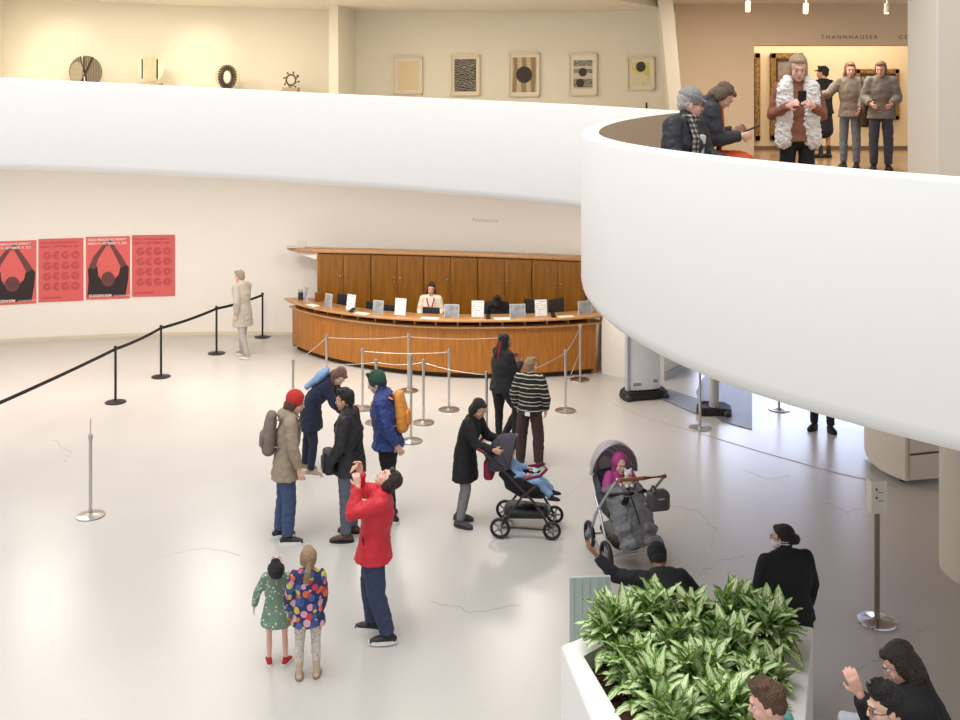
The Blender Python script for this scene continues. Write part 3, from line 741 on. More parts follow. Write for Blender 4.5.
def framed(px0, px1, py0, py1, inner, draw, label):
    pc = ray_circle((px0 + px1) / 2, RW - .03); w = (px1 - px0) * pc.y / F * 1.01; h = (py1 - py0) * pc.y / F; z = H - ((py0 + py1) / 2 - 100) * pc.y / F
    n_ = Vector((CX - pc.x, CY - pc.y, 0)).normalized(); rz = math.atan2(n_.y, n_.x) + PI / 2
    t = thing('framed_print', label, 'picture', (pc.x, pc.y, z), rz, 'framed prints on the upper wall')
    m = MB()
    fw = .03
    m.box((0, -.01, h / 2 - fw / 2), (w, .05, fw)); m.box((0, -.01, -h / 2 + fw / 2), (w, .05, fw)); m.box((w / 2 - fw / 2, -.01, 0), (fw, .05, h)); m.box((-w / 2 + fw / 2, -.01, 0), (fw, .05, h))
    m.build('frame', FRM, t, smooth=False)
    m = MB(); m.box((0, .005, 0), (w - .02, .01, h - .02)); m.build('mount', MATB, t, smooth=False)
    draw(t, w * inner[0], h * inner[1])
def d1(t, w, h):
    m = MB(); m.box((0, -.003, 0), (w, .004, h)); m.build('print', art_mat('sand_print', [(.3, (228, 210, 178)), (.8, (218, 200, 166))], 14, 'wave', dist=1), t, smooth=False)
def d2(t, w, h):
    m = MB(); m.box((0, -.003, 0), (w, .004, h)); m.build('print', art_mat('swirl_print', [(.3, (44, 42, 40)), (.75, (150, 144, 130))], 7, 'wave', wt='RINGS', dist=14), t, smooth=False)
def d3(t, w, h):
    m = MB(); m.box((0, -.003, 0), (w, .004, h)); m.build('print', art_mat('tan_stripe_print', [(.3, (150, 130, 104)), (.7, (204, 186, 156))], 1.6, 'wave', dir='X', dist=2), t, smooth=False)
    m = MB(); m.ell((0, -.008, 0), (w * .33, .004, w * .33), seg=28); m.build('disc', mat('dark_disc', (62, 56, 54), .7), t)
def d4(t, w, h):
    G4 = art_mat('grey_band_print', [(.35, (66, 64, 62)), (.65, (180, 174, 164))], 14, dist=2)
    m = MB(); m.box((0, -.003, 0), (w, .004, h)); m.build('print', mat('print_ground', (206, 198, 184), .7), t, smooth=False)
    m = MB(); m.box((0, -.006, h * .4), (w, .004, h * .2)); m.box((0, -.006, h * .12), (w, .004, h * .14)); m.box((0, -.006, -h * .3), (w, .004, h * .3)); m.build('band', G4, t, smooth=False)
    m = MB()
    for zz, xx in ((.08, 0), (-.3, -.15)): m.ell((xx * w, -.01, zz * h), (w * .22, .004, w * .22), seg=24)
    m.build('disc', mat('dark_disc', (62, 56, 54), .7), t)
def d5(t, w, h):
    m = MB(); m.box((0, -.003, 0), (w, .004, h)); m.build('print', art_mat('yellow_blot_print', [(.42, (206, 206, 90)), (.52, (222, 214, 186))], 4, dist=.5), t, smooth=False)
    m = MB(); m.ell((0, -.008, h * .3), (w * .27, .004, w * .27), seg=24); m.build('disc', mat('dark_disc2', (66, 62, 60), .7), t)
framed(393, 423, 57, 94, (.72, .78), d1, 'pale sand-coloured framed print, leftmost of the five')
framed(450, 480.5, 55, 95.5, (.74, .8), d2, 'framed dark swirling print, second from the left')
framed(508, 540.5, 53, 96.5, (.78, .8), d3, 'framed tan print with one dark disc in its middle')
framed(568, 598, 53.5, 95.5, (.66, .68), d4, 'framed grey banded print with dark discs')
framed(626.5, 655.5, 57.5, 90, (.66, .72), d5, 'framed print with yellow-green blots beside the seated man with cap')

# round reliefs left
def relief(px, py, label, fn, dd=.5):
    pc = ray_circle(px, RW - dd); t = thing('disc_sculpture', label, 'sculpture', (pc.x, pc.y, H - (py - 100) * pc.y / F), 0, 'round sculptures on the upper left wall'); fn(t)
def plinth(t, w, z):
    zb = ztop(ang(t.location)) - .95 - t.location.z
    m = MB(); m.box((0, 0, (z + zb) / 2), (w, .3, z - zb)); m.build('plinth', mat('plinth_putty', (176, 160, 132), .7), t, smooth=False)
def r1(t):
    m = MB(); m.tube([(0, -.02, 0), (0, .02, 0)], .345, xdir=(1, 0, 0), seg=40, round_=False); m.build('disc', art_mat('woven_grey', [(.3, (80, 72, 62)), (.7, (132, 122, 104))], 9, 'wave', dist=1, dir='X'), t)
    m = MB(); m.ell((-.17, -.025, -.05), (.16, .01, .26), seg=24); m.build('pale_patch', art_mat('woven_pale', [(.3, (136, 126, 108)), (.7, (170, 160, 138))], 12, 'wave', dist=1), t)
    m = MB()
    for x0, x1 in ((-.08, .06), (-.03, -.03), (.16, -.12)):
        m = MB(); m.tube([(x0, -.035, .3), (x1, -.035, -.3)], .017, seg=8); m.build('dark_bar', INK2, t)
    m = MB(); m.tube([(-.055, -.03, .33), (.0, -.03, -.3)], .02, seg=8); m.build('light_bar', PALE, t)
    plinth(t, .5, -.34)
INK2 = mat('sculpture_black', (34, 30, 28), .6); PALE = mat('sculpture_cream', (226, 214, 184), .6)
def r2(t):
    m = MB(); m.tube([(0, -.015, 0), (0, .015, 0)], .27, xdir=(1, 0, 0), seg=36, round_=False); m.build('disc', mat('sculpture_ivory', (232, 222, 196), .6), t)
    m = MB()
    for x in (-.18, .14):
        m = MB(); m.box((x, -.02, 0), (.025, .02, .42)); m.build('dark_bar', INK2, t, smooth=False)
    m = MB(); 
    for k in range(9): m.tube([(-.13 + .03 * k, -.03, -.26), (-.13 + .03 * k, -.03, .26)], .008, seg=6)
    m.build('cords', PALE, t); plinth(t, .42, -.3)
def r3(t):
    m = MB(); m.tube([(0, -.012, 0), (0, .012, 0)], .26, xdir=(1, 0, 0), seg=36, round_=False); m.build('disc', mat('sculpture_sand', (206, 194, 164), .6), t)
    m = MB()
    for k in range(26):
        a = 2 * PI * k / 26; m.tube([(.1 * math.cos(a), -.03, .16 * math.sin(a)), (.19 * math.cos(a + .25), -.035, .25 * math.sin(a + .25))], .016, seg=6)
    m.build('dark_fibres', mat('fibre_dark', (66, 58, 48), .8), t)
    m = MB(); m.ell((.0, -.03, 0), (.07, .01, .13), seg=20); m.build('opening', mat('opening_pale', (240, 230, 208), .6), t); plinth(t, .4, -.25)
def r4(t):
    m = MB(); 
    pts = [(.1 * math.cos(a), 0, .11 * math.sin(a)) for a in [2 * PI * i / 20 for i in range(21)]]
    m.tube(pts, .018, xdir=(0, 1, 0), seg=8); m.build('ring', mat('ring_bronze', (96, 82, 62), .5, metal=.4), t)
    m = MB()
    for k in range(9): a = k * .8; m.tube([(.1 * math.cos(a), 0, .11 * math.sin(a)), (.16 * math.cos(a + .5), .04, .17 * math.sin(a + .5))], .008, seg=6); m.ell((.16 * math.cos(a + .5), .04, .17 * math.sin(a + .5)), .022, seg=8, rings=6)
    m.build('twig', mat('ring_bronze', (96, 82, 62), .5, metal=.4), t); 
    m = MB(); m.tube([(0, 0, -.11), (0, 0, -.17)], .012, seg=8); m.build('stem', INK2, t); plinth(t, .32, -.16)
relief(85.5, 72, 'round grey and brown woven disc sculpture crossed by black bars, leftmost', r1)
relief(151, 69, 'round ivory disc sculpture with two black vertical bars', r2)
relief(227.5, 77, 'round sand-coloured sculpture with dark fibres round a pale opening', r3)
relief(291, 80, 'small bronze ring sculpture with knobs, rightmost of the four', r4)

# gold framed paintings in the gallery
GOLD = art_mat('carved_gilt', [(.35, (96, 70, 32)), (.65, (164, 128, 66))], 22, dist=.5)
def painting(px0, px1, py0, py1, label, pm, fwid=.13, d=22.52):
    x0, x1 = X(px0, d), X(px1, d); z0 = H - (py1 - 100) * d / F; z1 = H - (py0 - 100) * d / F; w, h = x1 - x0, z1 - z0
    t = thing('gilt_painting', label, 'painting', ((x0 + x1) / 2, d, (z0 + z1) / 2), 0, 'gold framed paintings in the gallery')
    m = MB()
    for s_ in (-1, 1):
        m.box((0, 0, s_ * (h / 2 - fwid / 2)), (w, .1, fwid)); m.box((s_ * (w / 2 - fwid / 2), 0, 0), (fwid, .1, h))
    m.build('frame', GOLD, t, smooth=False, bevel=.02)
    m = MB()
    for s_ in (-1, 1):
        m.box((0, -.03, s_ * (h / 2 - fwid - .01)), (w - 2 * fwid + .04, .07, .02)); m.box((s_ * (w / 2 - fwid - .01), -.03, 0), (.02, .07, h - 2 * fwid + .04))
    m.build('inner_fillet', mat('fillet_dark', (66, 44, 22), .5), t, smooth=False)
    m = MB(); m.box((0, 0, 0), (w - 2 * fwid + .02, .04, h - 2 * fwid + .02)); m.build('canvas', pm, t, smooth=False)
PM1 = art_mat('canvas_mauve', [(.3, (96, 84, 84)), (.5, (150, 136, 128)), (.7, (178, 166, 150))], 3, dist=1.5)
PM2 = art_mat('canvas_grey', [(.3, (92, 84, 76)), (.5, (140, 128, 110)), (.7, (172, 150, 128))], 4, dist=1)
painting(740, 760, 53, 141, 'narrow visible edge of a tall gold framed painting at the opening edge', PM1)
painting(770, 803, 53, 140.5, 'tall gold framed painting behind the woman in the white vest', PM1)
painting(855, 899, 69, 120, 'smaller gold framed painting at right in the gallery', PM2, .11)
# track lights under the upper ceiling
for px, py, d, lab in ((748, 6, 17.5, 'leftmost'), (806, 8, 17.5, 'middle'), (887, 8, 17.5, 'rightmost')):
    z = H + (100 - py) * d / F
    t = thing('ceiling_spotlight', f'{lab} small track spotlight hanging from the upper ceiling', 'lamp', (X(px, d), d, z), 0, 'track lights')
    m = MB(); m.tube([(0, 0, .06), (0, 0, 6.99 - z)], .012, seg=8); m.build('stem', PAPER, t)
    m = MB(); m.tube([(0, .0, .08), (.0, .02, -.08)], .045, seg=16, round_=False); m.build('lamp_head', mat('lamp_grey', (190, 184, 174), .4), t)
    m = MB(); m.tube([(.0, .022, -.082), (.0, .024, -.09)], .035, seg=16, round_=False); m.build('lens', mat('lamp_lens', (255, 236, 200), .4, emit=4), t)
# small pull rod on upper parapet near the seated man
pc = ray_circle(646.5, 11.35)
m = MB(); m.tube([(0, 0, -.35), (0, 0, .12)], .015, seg=8); tag(m.build('handrail_post', INK2, loc=(pc.x, pc.y, ztop(ang(pc)) - .05)), 'short dark rail post on the upper ramp left of the man with cap', 'post')
# ================================================================= FIGURES
SKINS = {'light': (226, 184, 160), 'pink': (232, 180, 162), 'tan': (206, 158, 128), 'brown': (150, 102, 76), 'deep': (112, 74, 56)}
def skin(n): return mat('skin_' + n, SKINS[n], .5, var=.05, vscale=20)
EYEW = mat('eye_white', (232, 228, 222), .3); EYEB = mat('eye_dark', (40, 28, 22), .3); LIPM = mat('lips', (176, 112, 100), .5)
def hairm(n, rgb): return mat('hair_' + n, rgb, .5, bump=.9, bscale=90, var=.3, vscale=40)
H_BLACK = hairm('black', (26, 22, 22)); H_DARK = hairm('dark_brown', (50, 36, 28)); H_BROWN = hairm('brown', (94, 68, 48)); H_BLOND = hairm('dark_blond', (158, 130, 98)); H_GREY = hairm('grey_brown', (112, 92, 72))
def rotx(a): return Matrix.Rotation(a, 3, 'X')
def rotz(a): return Matrix.Rotation(a, 3, 'Z')
def roty(a): return Matrix.Rotation(a, 3, 'Y')

def person(label, loc, heading, h=1.75, g=1.0, lean=0, roll=0, twist=0, head=(0, 0, 0), armR=((.25, .0, -1), (.05, .25, -1)), armL=((-.25, .0, -1), (-.05, .25, -1)),
           legR=((.05, .0, -1), (0, 0, -1)), legL=((-.05, .0, -1), (0, 0, -1)), feet=(8, -8), pelvis=None, wear=None, sk='light', child=False, curl=.5, group=None, cat='person', vox=.0075, bend=0, footpitch=(0, 0), hidelegs=False):
    h *= .97; g *= 1.1
    k = h / 1.75
    w = wear or {}
    P = thing('person', label, cat, loc, R(heading), group)
    hk = 1.06 if not child else 1.75 / h * (.88 if h > 1.0 else .84)    # head is larger relative to a child
    up = Vector((0, 0, 1))
    thigh, shin, ank = .43 * k, .41 * k, .085 * k
    lens = []
    D = {}
    for sd, lg in (('R', legR), ('L', legL)):
        t, s_ = Vector(lg[0]).normalized(), Vector(lg[1]).normalized(); D[sd] = (t, s_); lens.append(-(t * thigh + s_ * shin).z + ank)
    hipz = max(lens) if pelvis is None else pelvis
    T = rotz(R(0)) @ roty(R(roll)) @ rotx(R(-lean)); T2 = roty(R(roll)) @ rotx(R(-lean - bend)) @ rotz(R(twist))
    pel = Vector((0, 0, hipz + .03 * k))
    waist = pel + T @ Vector((0, 0, .14 * k)); chest = waist + T2 @ Vector((0, .005, .20 * k)); shl = chest + T2 @ Vector((0, -.005, .15 * k)); nb = shl + T2 @ Vector((0, 0, .05 * k))
    nt_ = nb + T2 @ Vector((0, .012, .055 * k))
    HM = T2 @ rotz(R(head[1])) @ rotx(R(-head[0] + (lean + bend) * .0)) @ roty(R(head[2]))
    hs = k * hk
    hc = nt_ + HM @ Vector((0, .018, .085)) * hs
    S = dict(P=P, k=k, T=T, T2=T2, HM=HM, hc=hc, hs=hs, pel=pel, waist=waist, chest=chest, shl=shl, nb=nb, g=g)
    SH = {}; EL = {}; WR = {}; HP = {}; KN = {}; AN = {}; HD = {}
    for sd, sg, am in (('R', 1, armR), ('L', -1, armL)):
        SH[sd] = shl + T2 @ Vector((sg * .165 * k * (g * .5 + .5), 0, -.005 * k)); u = Vector(am[0]).normalized(); f = Vector(am[1]).normalized()
        EL[sd] = SH[sd] + u * .285 * k; WR[sd] = EL[sd] + f * .255 * k; HD[sd] = Vector(am[2]).normalized() if len(am) > 2 else f
        HP[sd] = pel + Vector((sg * .088 * k * g, 0, -.03 * k)); KN[sd] = HP[sd] + D[sd][0] * thigh; AN[sd] = KN[sd] + D[sd][1] * shin
    S.update(SH=SH, EL=EL, WR=WR, HP=HP, KN=KN, AN=AN, HD=HD)
    # ---- body, one continuous surface
    m = MB(); q = .86
    m.tube([pel - up * .03 * k, pel + T @ Vector((0, 0, .06 * k)), waist, chest, shl], [(.15 * k * g * q, .105 * k * g * q), (.148 * k * g * q, .1 * k * g * q), (.125 * k * g * q, .09 * k * g * q), (.15 * k * g * q, .105 * k * g * q), (.12 * k * g * q, .07 * k * q)])
    m.tube([shl - T2 @ Vector((0, 0, .02)), nb, nt_ + HM @ Vector((0, 0, .03)) * hs], [.075 * k, .056 * k * (.5 + hk / 2), .053 * hs])
    for sd, sg in (('R', 1), ('L', -1)):
        m.tube([shl + T2 @ Vector((sg * .08 * k, 0, .0)), SH[sd]], [.055 * k * q, .055 * k * q])
        m.tube([SH[sd], SH[sd].lerp(EL[sd], .5), EL[sd]], [.052 * k * q, .046 * k * q, .038 * k * q])
        m.tube([EL[sd], EL[sd].lerp(WR[sd], .35), WR[sd]], [.038 * k * q, .038 * k * q, .026 * k])
        if not hidelegs:
            m.tube([HP[sd], HP[sd].lerp(KN[sd], .4), KN[sd]], [.085 * k * g * q, .075 * k * g * q, .052 * k * q])
            m.tube([KN[sd], KN[sd].lerp(AN[sd], .35), AN[sd]], [.052 * k * q, .054 * k * q, .036 * k])
            fa = rotz(R(feet[0] if sd == 'L' else feet[1])); fwd = fa @ Vector((0, 1, 0))
            m.tube([AN[sd] - up * .03 * k - fwd * .02 * k, AN[sd] - up * .05 * k + fwd * .1 * k], [(.03 * k, .026 * k), (.028 * k, .012 * k)])
        # hand: palm, thumb and four fingers
        hd = HD[sd]; W = WR[sd]
        inw = Vector((-sg, .25, 0)); pn = (inw - hd * inw.dot(hd)).normalized()       # palm normal
        wd = hd.cross(pn).normalized()                                                    # across the palm
        if wd.y < 0: wd = -wd                                                             # thumb side faces forward
        hk2 = k * (1.05 if not child else .95)
        m.tube([W, W + hd * .045 * hk2, W + hd * .088 * hk2], [(.026 * hk2, .017 * hk2), (.038 * hk2, .016 * hk2), (.04 * hk2, .014 * hk2)], xdir=wd)
        for i, (off_, ln) in enumerate(((.03, .07), (.010, .08), (-.011, .074), (-.031, .058))):
            a = W + (hd * .085 + wd * off_) * hk2; d1 = (hd * math.cos(curl * .5) + pn * math.sin(curl * .5) + wd * off_ * 2.5).normalized(); d2 = (hd * math.cos(curl * 1.5) + pn * math.sin(curl * 1.5)).normalized()
            b = a + d1 * ln * .5 * hk2; m.tube([a, b, b + d2 * ln * .5 * hk2], [.0088 * hk2, .0084 * hk2, .0068 * hk2], seg=10)
        a = W + (hd * .025 + wd * .024) * hk2; m.tube([a, a + (hd * .6 + wd * .7 + pn * .3).normalized() * .04 * hk2, a + (hd * .6 + wd * .7 + pn * .3).normalized() * .04 * hk2 + (hd * .9 + wd * .2 + pn * .4).normalized() * .03 * hk2], [.013 * hk2, .0105 * hk2, .008 * hk2], seg=10)
    def hp(x, y, z): return hc + HM @ Vector((x, y, z)) * hs
    def hell(x, y, z, a, b, c): m.ell(hp(x, y, z), (a * hs, b * hs, c * hs), HM)
    hell(0, -.012, .028, .074, .094, .088); hell(0, .022, -.03, .061, .072, .083); hell(0, .058, -.088, .03, .03, .024); hell(0, -.02, -.05, .056, .062, .05)
    for sg in (1, -1): hell(sg * .074, -.006, -.012, .010, .02, .032); hell(sg * .034, .062, -.03, .024, .02, .024)
    m.tube([hp(0, .086, .018), hp(0, .104, -.022)], [.009 * hs, .014 * hs], seg=10); hell(0, .085, .03, .045, .012, .010); hell(0, .088, -.058, .024, .011, .010)
    m.build('body', skin(sk), P, voxel=vox if not child else vox * .8, iters=2)
    # eyes, brows, mouth
    me_ = MB()
    for sg in (1, -1):
        me_.mi = 0; me_.ell(hp(sg * .031, .078, .006), (.011 * hs, .011 * hs, .0065 * hs), HM, 12, 8)
        me_.mi = 1; me_.ell(hp(sg * .031, .0835, .006), (.0085 * hs, .007 * hs, .0062 * hs), HM, 10, 6)
    me_.build('eyes', [EYEW, EYEB], P)
    hm_ = w.get('hairm', H_DARK)
    mb_ = MB()
    for sg in (1, -1): mb_.tube([hp(sg * .016, .094, .031), hp(sg * .034, .092, .034), hp(sg * .05, .079, .027)], [.0028 * hs, .0034 * hs, .002 * hs], seg=8)
    mb_.build('eyebrows', hm_, P)
    ml = MB(); ml.ell(hp(0, .096, -.055), (.02 * hs, .005 * hs, .0035 * hs), HM, 12, 8); ml.ell(hp(0, .095, -.064), (.016 * hs, .005 * hs, .0042 * hs), HM, 12, 8); ml.build('lips', LIPM, P)
    # ---- hair
    st = w.get('hair', 'short')
    if st != 'none':
        m = MB()
        def he(x, y, z, a, b, c, r_=None): m.ell(hp(x, y, z), (a * hs, b * hs, c * hs), HM if r_ is None else HM @ r_)
        he(0, -.028, .052, .084, .094, .078); he(0, -.065, -.005, .068, .05, .065)
        if st in ('short', 'quiff'):
            he(0, .045, .088, .055, .035, .03); he(.062, -.02, .01, .018, .045, .045); he(-.062, -.02, .01, .018, .045, .045)
            for i in range(14):
                a = i * 2.4; m.tube([hp(.05 * math.cos(a), .0 + .06 * math.sin(a), .1), hp(.062 * math.cos(a), .012 + .07 * math.sin(a), .133)], [.02 * hs, .008 * hs], seg=8)
        if st == 'bald_sides': he(.062, -.02, .0, .018, .045, .04); he(-.062, -.02, .0, .018, .045, .04)
        if st in ('bob', 'long', 'messy'):
            for sg in (1, -1): he(sg * .068, -.022, -.005, .022, .052, .08)
            he(0, -.075, -.045, .07, .045, .09); he(0, .05, .088, .05, .03, .026)
        if st == 'messy':
            for i in range(22):
                a = i * 2.4; z = -.08 + .011 * i; r_ = .075; m.tube([hp(.06 * math.cos(a), -.04 + .06 * math.sin(a), z), hp(.076 * math.cos(a), -.045 + .078 * math.sin(a) if math.sin(a) < .3 else .0, z + .005)], [.026 * hs, .018 * hs], seg=8)
        if st == 'long':
            for sg in (1, -1): q0 = hp(sg * .07, -.045, -.05); m.tube([q0, q0 + Vector((0, 0, -.11)) * hs + T2 @ Vector((sg * .012, -.01, 0)) * hs, q0 + Vector((0, 0, -.22)) * hs + T2 @ Vector((sg * .005, .0, 0)) * hs], [.028 * hs, .028 * hs, .014 * hs])
            q0 = hp(0, -.085, -.03); m.tube([q0, q0 + Vector((0, 0, -.11)) * hs - T2 @ Vector((0, .02, 0)) * hs, q0 + Vector((0, 0, -.24)) * hs - T2 @ Vector((0, .03, 0)) * hs], [(.07 * hs, .03 * hs), (.075 * hs, .03 * hs), (.055 * hs, .018 * hs)])
        if st in ('bun', 'lowbun'):
            for sg in (1, -1): he(sg * .062, -.02, .005, .018, .05, .06)
            zz = (.12, -.055) if st == 'bun' else (.0, -.125)
            he(0, zz[1], zz[0], .055, .045, .05); he(0, .045, .086, .05, .03, .028)
        if st == 'ponytail':
            for sg in (1, -1): he(sg * .064, -.015, .0, .018, .055, .065)
            he(0, .045, .086, .05, .03, .028); m.tube([hp(0, -.11, .03), hp(-.02, -.145, -.04), hp(-.03, -.13, -.17), hp(-.03, -.11, -.24)], [.026 * hs, .034 * hs, .028 * hs, .01 * hs])
        m.build('hair', hm_, P, voxel=.008, iters=1, disp=.012, dscale=.02)
        if st == 'braids':
            m = MB(); m2 = MB()
            for i in range(26):
                a = -PI * .98 + (PI * 1.25) * i / 25 + PI * .0
                a = R(150) + R(240) * i / 25
                x, y = .078 * math.cos(a), -.02 + .085 * math.sin(a)
                if y > .05: continue
                L_ = .5 + .08 * math.sin(i * 1.7)
                p0 = hp(x * .8, y * .8, .06); p1 = hp(x * 1.1, y * 1.1 - .005, -.05); p2 = p1 + Vector((x * .5, -.03 - .01 * (i % 3), -.2)) * k; p3 = p1 + Vector((x * .7, -.05 - .012 * (i % 3), -L_)) * k
                (m2 if i in (15, 16, 17) else m).tube([p0, p1, p2, p3], [.012 * hs, .011 * hs, .010 * hs, .006 * hs], seg=8)
            m.build('braids', hm_, P); tag(m2.build('red_braids', mat('hair_red_braid', (140, 24, 44), .6), P), 'red braids')
    # ---- headgear
    hat = w.get('hat')
    if hat:
        ty, hmm = hat
        m = MB()
        if ty == 'beanie':
            m.ell(hp(0, -.022, .055), (.09 * hs, .102 * hs, .096 * hs), HM @ rotx(R(12))); m.tube([hp(0, -.016, .028), hp(0, -.022, .058)], [(.093 * hs, .103 * hs), (.094 * hs, .104 * hs)], xdir=HM @ Vector((1, 0, 0)), seg=24)
        elif ty == 'cap':
            m.ell(hp(0, -.018, .052), (.085 * hs, .1 * hs, .082 * hs), HM); m.tube([hp(0, .05, .055), hp(0, .135, .045)], [(.065 * hs, .012 * hs), (.05 * hs, .008 * hs)], xdir=HM @ Vector((1, 0, 0)))
        elif ty == 'flat':
            m.ell(hp(0, -.01, .075), (.092 * hs, .112 * hs, .045 * hs), HM @ rotx(R(-10))); m.tube([hp(0, -.01, .048), hp(0, -.01, .07)], [(.084 * hs, .1 * hs), (.088 * hs, .106 * hs)], xdir=HM @ Vector((1, 0, 0)), seg=24); m.tube([hp(0, .06, .052), hp(0, .13, .04)], [(.06 * hs, .012 * hs), (.045 * hs, .008 * hs)], xdir=HM @ Vector((1, 0, 0)))
        elif ty == 'hood':
            m.ell(hp(0, -.035, .03), (.105 * hs, .105 * hs, .12 * hs), HM); m.tube([hp(0, -.06, -.03), hp(0, -.05, -.13)], [(.1 * hs, .08 * hs), (.085 * hs, .07 * hs)], xdir=HM @ Vector((1, 0, 0)))
        m.build({'beanie': 'beanie', 'cap': 'cap', 'flat': 'flat_cap', 'hood': 'hood'}[ty], hmm, P, voxel=.008, iters=3, disp=.004, dscale=.03)
    if w.get('glasses'):
        m = MB()
        for sg in (1, -1):
            m.tube([hp(sg * .032 + .022 * math.cos(a), .098, .004 + .016 * math.sin(a)) for a in [2 * PI * i / 14 for i in range(15)]], .0022, xdir=HM @ Vector((0, 1, 0)), seg=6)
            m.tube([hp(sg * .054, .097, .008), hp(sg * .076, .06, .008), hp(sg * .079, -.01, .004)], .0025, seg=6)
        m.tube([hp(-.01, .1, .006), hp(.01, .1, .006)], .002, seg=6); m.build('glasses', mat('glasses_' + w['glasses'], {'red': (120, 40, 40), 'dark': (40, 38, 40)}[w['glasses']], .3), P)
    if w.get('mask'):
        m = MB(); m.ell(hp(0, .06, -.05), (.062 * hs, .055 * hs, .05 * hs), HM); 
        for zz in (0.0, -.02):
            m.tube([hp(.06, .05, -.03), hp(.08, -.01, -.012 + zz), hp(.07, -.07, -.015 + zz), hp(0, -.118, -.012 + zz), hp(-.07, -.07, -.015 + zz), hp(-.08, -.01, -.012 + zz), hp(-.06, .05, -.03)], .0035, xdir=HM @ Vector((0, 0, 1)), seg=6)
        m.build('face_mask', mat('mask_white', (232, 234, 238), .7), P)
    # ---- clothes
    jk = w.get('top')
    if jk:
        t = jk.get('t', .018) * k; tm = jk['mat']; hem = jk.get('hem', .12) * k; fl_ = jk.get('flare', 1.1); m = MB()
        th = (D['R'][0] + D['L'][0]).normalized() if pelvis is None or True else -up
        dn = Vector((0, th.y * .55, th.z)).normalized() if pelvis is None else -up
        pts = []; rad = []
        if hem > 0:
            pts.append(pel + dn * hem); rad.append(((.155 * k * g + t) * fl_ * (1 + hem * .2), (.115 * k * g + t) * fl_ * (1 + hem * .25)))
            if hem > .25: pts.append(pel + dn * hem * .5); rad.append(((.155 * k * g + t) * (1 + (fl_ - 1) * .6) * (1 + hem * .1), (.115 * k * g + t) * (1 + (fl_ - 1) * .6)))
        pts += [pel, waist, chest, shl]; ww = jk.get('waist', 1.0)
        rad += [(.158 * k * g + t, .112 * k * g + t), ((.135 * k * g + t) * ww, (.098 * k * g + t) * ww), (.158 * k * g + t, .11 * k * g + t), (.135 * k * g + t, .075 * k + t)]
        m.tube(pts, rad, seg=28, round_=True if hem <= 0 else 'end')
        if not jk.get('nocap'): m.tube([shl, nb - T2 @ Vector((0, 0, .012 * k))], [(.1 * k, .07 * k + t), (.066 * k * (.5 + hk / 2), .066 * k)])
        for sd, sg in (('R', 1), ('L', -1)):
            sl = jk.get('sleeve', 1.0); rs = jk.get('sl', 1.0)
            m.tube([shl + T2 @ Vector((sg * .08 * k, 0, -.01 * k)), SH[sd]], [.058 * k + t * .8, .056 * k + t * .8])
            if sl > 0:
                e = EL[sd] if sl > .5 else SH[sd].lerp(EL[sd], sl * 2); m.tube([SH[sd], SH[sd].lerp(e, .5), e], [(.053 * k + t) * rs, (.048 * k + t) * rs, (.042 * k + t) * rs])
                if sl > .5: m.tube([EL[sd], EL[sd].lerp(WR[sd], .45), EL[sd].lerp(WR[sd], jk.get('cuff', .95))], [(.042 * k + t) * rs, (.04 * k + t * .8) * rs, (.034 * k + t * .6) * rs], round_='start')
        if jk.get('collar'):
            c0 = nb + T2 @ Vector((0, .004, .0)) * k; m.tube([c0, c0 + T2 @ Vector((0, .006, .045 * jk['collar'])) * k], [(.078 * k, .078 * k), (.07 * k, .07 * k)], xdir=T2 @ Vector((1, 0, 0)), seg=18)
        if jk.get('hood'):
            m.ell(nb + T2 @ Vector((0, -.075, -.01)) * k, (.11 * k, .075 * k, .09 * k), T2)
        if jk.get('scarf'):
            pass
        m.build(jk.get('name', 'jacket'), tm, P, voxel=jk.get('vox', .011), iters=3, disp=jk.get('fold', .022), dscale=jk.get('fs', .07))
        if jk.get('zip'):
            m = MB(); A_ = [pel + dn * hem * .9, pel, waist, chest, shl]
            ys_ = [(.115 * k * g + t) * fl_, .112 * k * g + t, .098 * k * g + t, .11 * k * g + t, .075 * k + t]
            m.tube([a + T2 @ Vector((0, y_ + .004, 0)) for a, y_ in zip(A_, ys_)], [(.008, .004)] * 5, seg=6); m.build('zip', BLACKPL, P)
    lw = w.get('legs')
    if lw and not hidelegs:
        m = MB(); tm = lw['mat']; ww = lw.get('w', 1.0) * 1.16; lo = lw.get('to', .97); hi_ = .012 * k
        m.tube([pel - up * .02 * k, pel + T @ Vector((0, 0, .07 * k))], [(.152 * k * g, .108 * k * g), (.142 * k * g, .1 * k * g)], seg=20)
        for sd in 'RL':
            m.tube([HP[sd], HP[sd].lerp(KN[sd], .4), KN[sd]], [.089 * k * g, .079 * k * g * (.75 + .25 * ww) + hi_ * .3, .058 * k * ww + hi_ * .3])
            m.tube([KN[sd], KN[sd].lerp(AN[sd], .35), KN[sd].lerp(AN[sd], lo)], [.058 * k * ww + hi_ * .3, .058 * k * ww, .048 * k * ww], round_='start')
        m.build(lw.get('name', 'trousers'), tm, P, voxel=.010, iters=2, disp=lw.get('fold', .016), dscale=.05)
    sw = w.get('skirt')
    if sw:
        m = MB(); m.tube([pel - up * sw['len'] * k, pel - up * sw['len'] * .5 * k, pel + up * .02], [(.19 * k * g, .15 * k * g), (.175 * k * g, .13 * k * g), (.15 * k * g, .11 * k * g)], seg=24); m.build('skirt', sw['mat'], P, voxel=.011, iters=2, disp=.02, dscale=.06)
    so = w.get('shoes')
